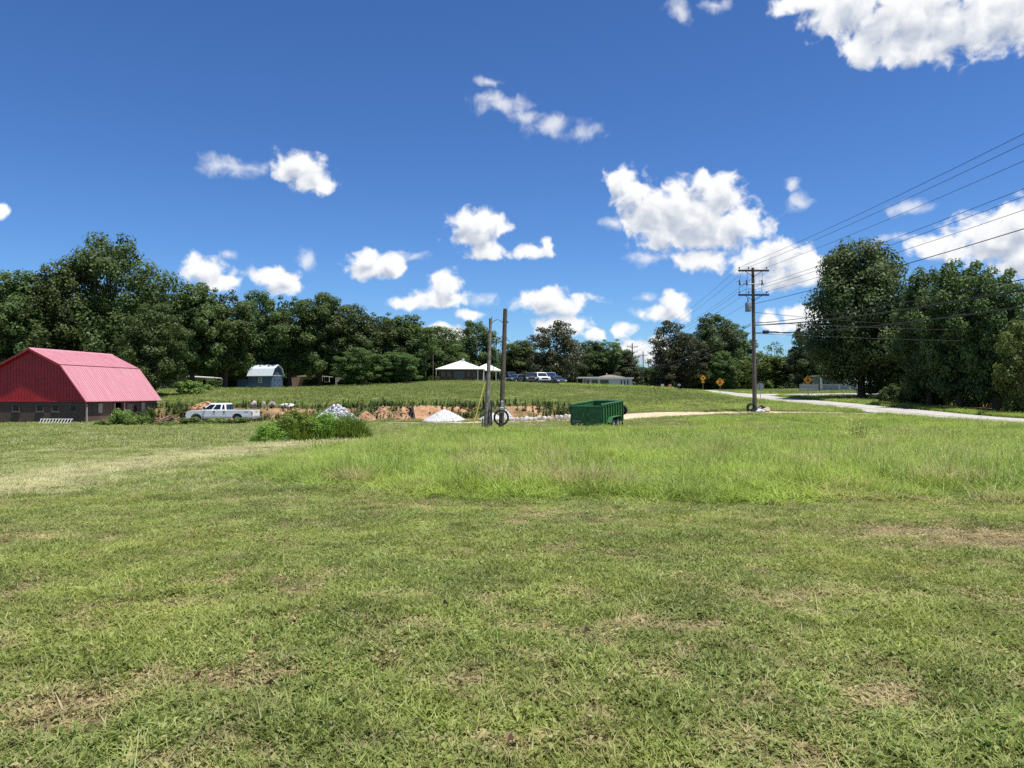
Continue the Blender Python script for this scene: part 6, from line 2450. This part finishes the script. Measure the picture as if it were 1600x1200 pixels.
# big overgrown clump and the seeded grass tuft
def leafy(parent, dx, dy, rx, ry, h, n, leaf, seed, m):
    rng = np.random.default_rng(seed)
    C, Nn = [], []
    for k in range(46):
        a = rng.uniform(0, 6.28)
        rr = .8 * math.sqrt(rng.uniform())
        c = np.array([dx + rr * rx * math.cos(a), dy + rr * ry * math.sin(a), h * rng.uniform(.12, .9) * (1.0 - .62 * rr * rr)])
        dv = rng.normal(size=(n // 46, 3))
        dv /= np.linalg.norm(dv, axis=1, keepdims=True)
        C.append(c + dv * rng.uniform(.2, 1, n // 46)[:, None] ** .5 * np.array([.26, .26, .30]) * rng.uniform(.7, 1.3))
        Nn.append(dv + rng.normal(size=dv.shape) * .5 + np.array([0, 0, .5]))
    C, Nn = np.concatenate(C), np.concatenate(Nn)
    C[:, 2] = np.maximum(C[:, 2], .02)
    me = leaf_mesh('foliage', C, Nn, leaf, leaf * .4, rng)
    me.materials.append(m)
    o = bpy.data.objects.new('foliage', me)
    COL.objects.link(o)
    o.parent = parent


CLUMPM = foliage_mat('clump_blade', (.105, .185, .024), (.25, .37, .065), (.28, .37, .06), .45)


def blade_clump(name, label, cat, px, d, parts_, seed, m, w=.022):
    c = at(px, d)
    t = thing(name, label, cat, c)
    rng = random.Random(seed)
    for (dx, dy, rx, ry, h, n) in parts_:
        V, Fc, T = [], [], []
        for k in range(n):
            rr = math.sqrt(rng.random())
            a = rng.uniform(0, 6.28)
            x_, y_ = dx + rr * rx * math.cos(a), dy + rr * ry * math.sin(a)
            hh = h * (1.05 - .75 * rr * rr) * rng.uniform(.5, 1.1)
            z_ = gz(c.x + x_, c.y + y_) - c.z - .02 if k % 40 == 0 else z_
            oa = math.atan2(y_ - dy, x_ - dx) + rng.uniform(-.9, .9)
            blade_strip(rng, (x_, y_, z_), hh, w * rng.uniform(.6, 1.4), hh * .25 * rr * rng.uniform(.2, 1.2), oa, hh * .5 * rng.random() * (.3 + rr), rng.random(), V, Fc, T, 3)
            if rng.random() < .55:
                t_ = rng.uniform(.3, .95)
                blade_strip(rng, (x_ + math.cos(oa) * hh * .2 * t_ * rr, y_ + math.sin(oa) * hh * .2 * t_ * rr, z_ + hh * t_ * .9), hh * .06, w * 1.6, .16 * rng.uniform(.5, 1.3), rng.uniform(0, 6.28), .03, rng.random(), V, Fc, T, 2, .2)
        me = make_mesh('blades', V, Fc, T, m)
        o = bpy.data.objects.new('blades', me)
        COL.objects.link(o)
        o.parent = t
    return t


clump = blade_clump('weed_clump', 'large overgrown clump of tall green weeds in the mown field', 'weeds', 478, 33.5,
            [(-.45, .2, 1.0, .8, 1.35, 1500), (.55, .5, 1.0, .8, 1.3, 1500), (1.75, .7, .95, .7, 1.45, 2200), (-1.35, -.5, .9, .7, .8, 1300), (2.5, .8, .4, .4, .5, 300)], 5, CLUMPM)
for k, (dx, dy, rx, ry, h, n) in enumerate([(-.5, .25, 1.15, .9, 1.55, 9000), (.6, .5, 1.0, .9, 1.35, 7000), (-1.4, -.4, .9, .7, .85, 4500), (1.7, .8, .8, .7, 1.1, 4000)]):
    leafy(clump, dx, dy, rx, ry, h, n, .11, 90 + k, CLUMPM)
blade_clump('seeding_grass_tuft', 'tall pale arching grass tuft standing alone at right', 'grass tuft', 1333, 27.5, [(0, 0, .55, .45, 1.35, 230)], 6,
            foliage_mat('tuft_blade', (.25, .27, .06), (.62, .62, .24), (.55, .55, .2), .45, gloss=.05), .045)

# dry leaves lying in the lawn
leafm = mat('dead_leaf', (.25, .15, .085), .8, 0, .3, 30)
for (px, py, s, lab) in ((697, 960, .021, 'curled brown leaf left of centre in the mown grass'), (918, 1004, .021, 'curled brown leaf right of centre in the mown grass'), (420, 1090, .021, 'dry brown leaf near the lower left'), (308, 1076, .021, 'small dry leaf left of the lower brown patch'),
                         (403, 1018, .021, 'reddish dry leaf at left in the mown grass'), (799, 1175, .021, 'dark dry leaf at the bottom middle')):
    d = EYE * F / (py - HORIZON)
    b = at(px, d, .05)
    V = []
    for i in range(5):
        k = i / 4
        wv_ = s * .55 * math.sin(math.pi * (k * .9 + .05))
        V += [(-s + 2 * s * k, -wv_, .025 * math.sin(3 * k) + .02), (-s + 2 * s * k, 0, .012 * math.sin(3 * k)), (-s + 2 * s * k, wv_, .03 * math.sin(3 * k) + .015)]
    Fc = []
    for i in range(4):
        for j in range(2):
            q = i * 3 + j
            Fc.append((q, q + 1, q + 4, q + 3))
    o = MB().add(V, Fc).build('dry_leaf', leafm, None, True)
    o.location = b
    o.rotation_euler = (.2, .3, R.uniform(0, 6.28))
    tag(o, lab, 'leaf', 'dry leaves in the lawn')
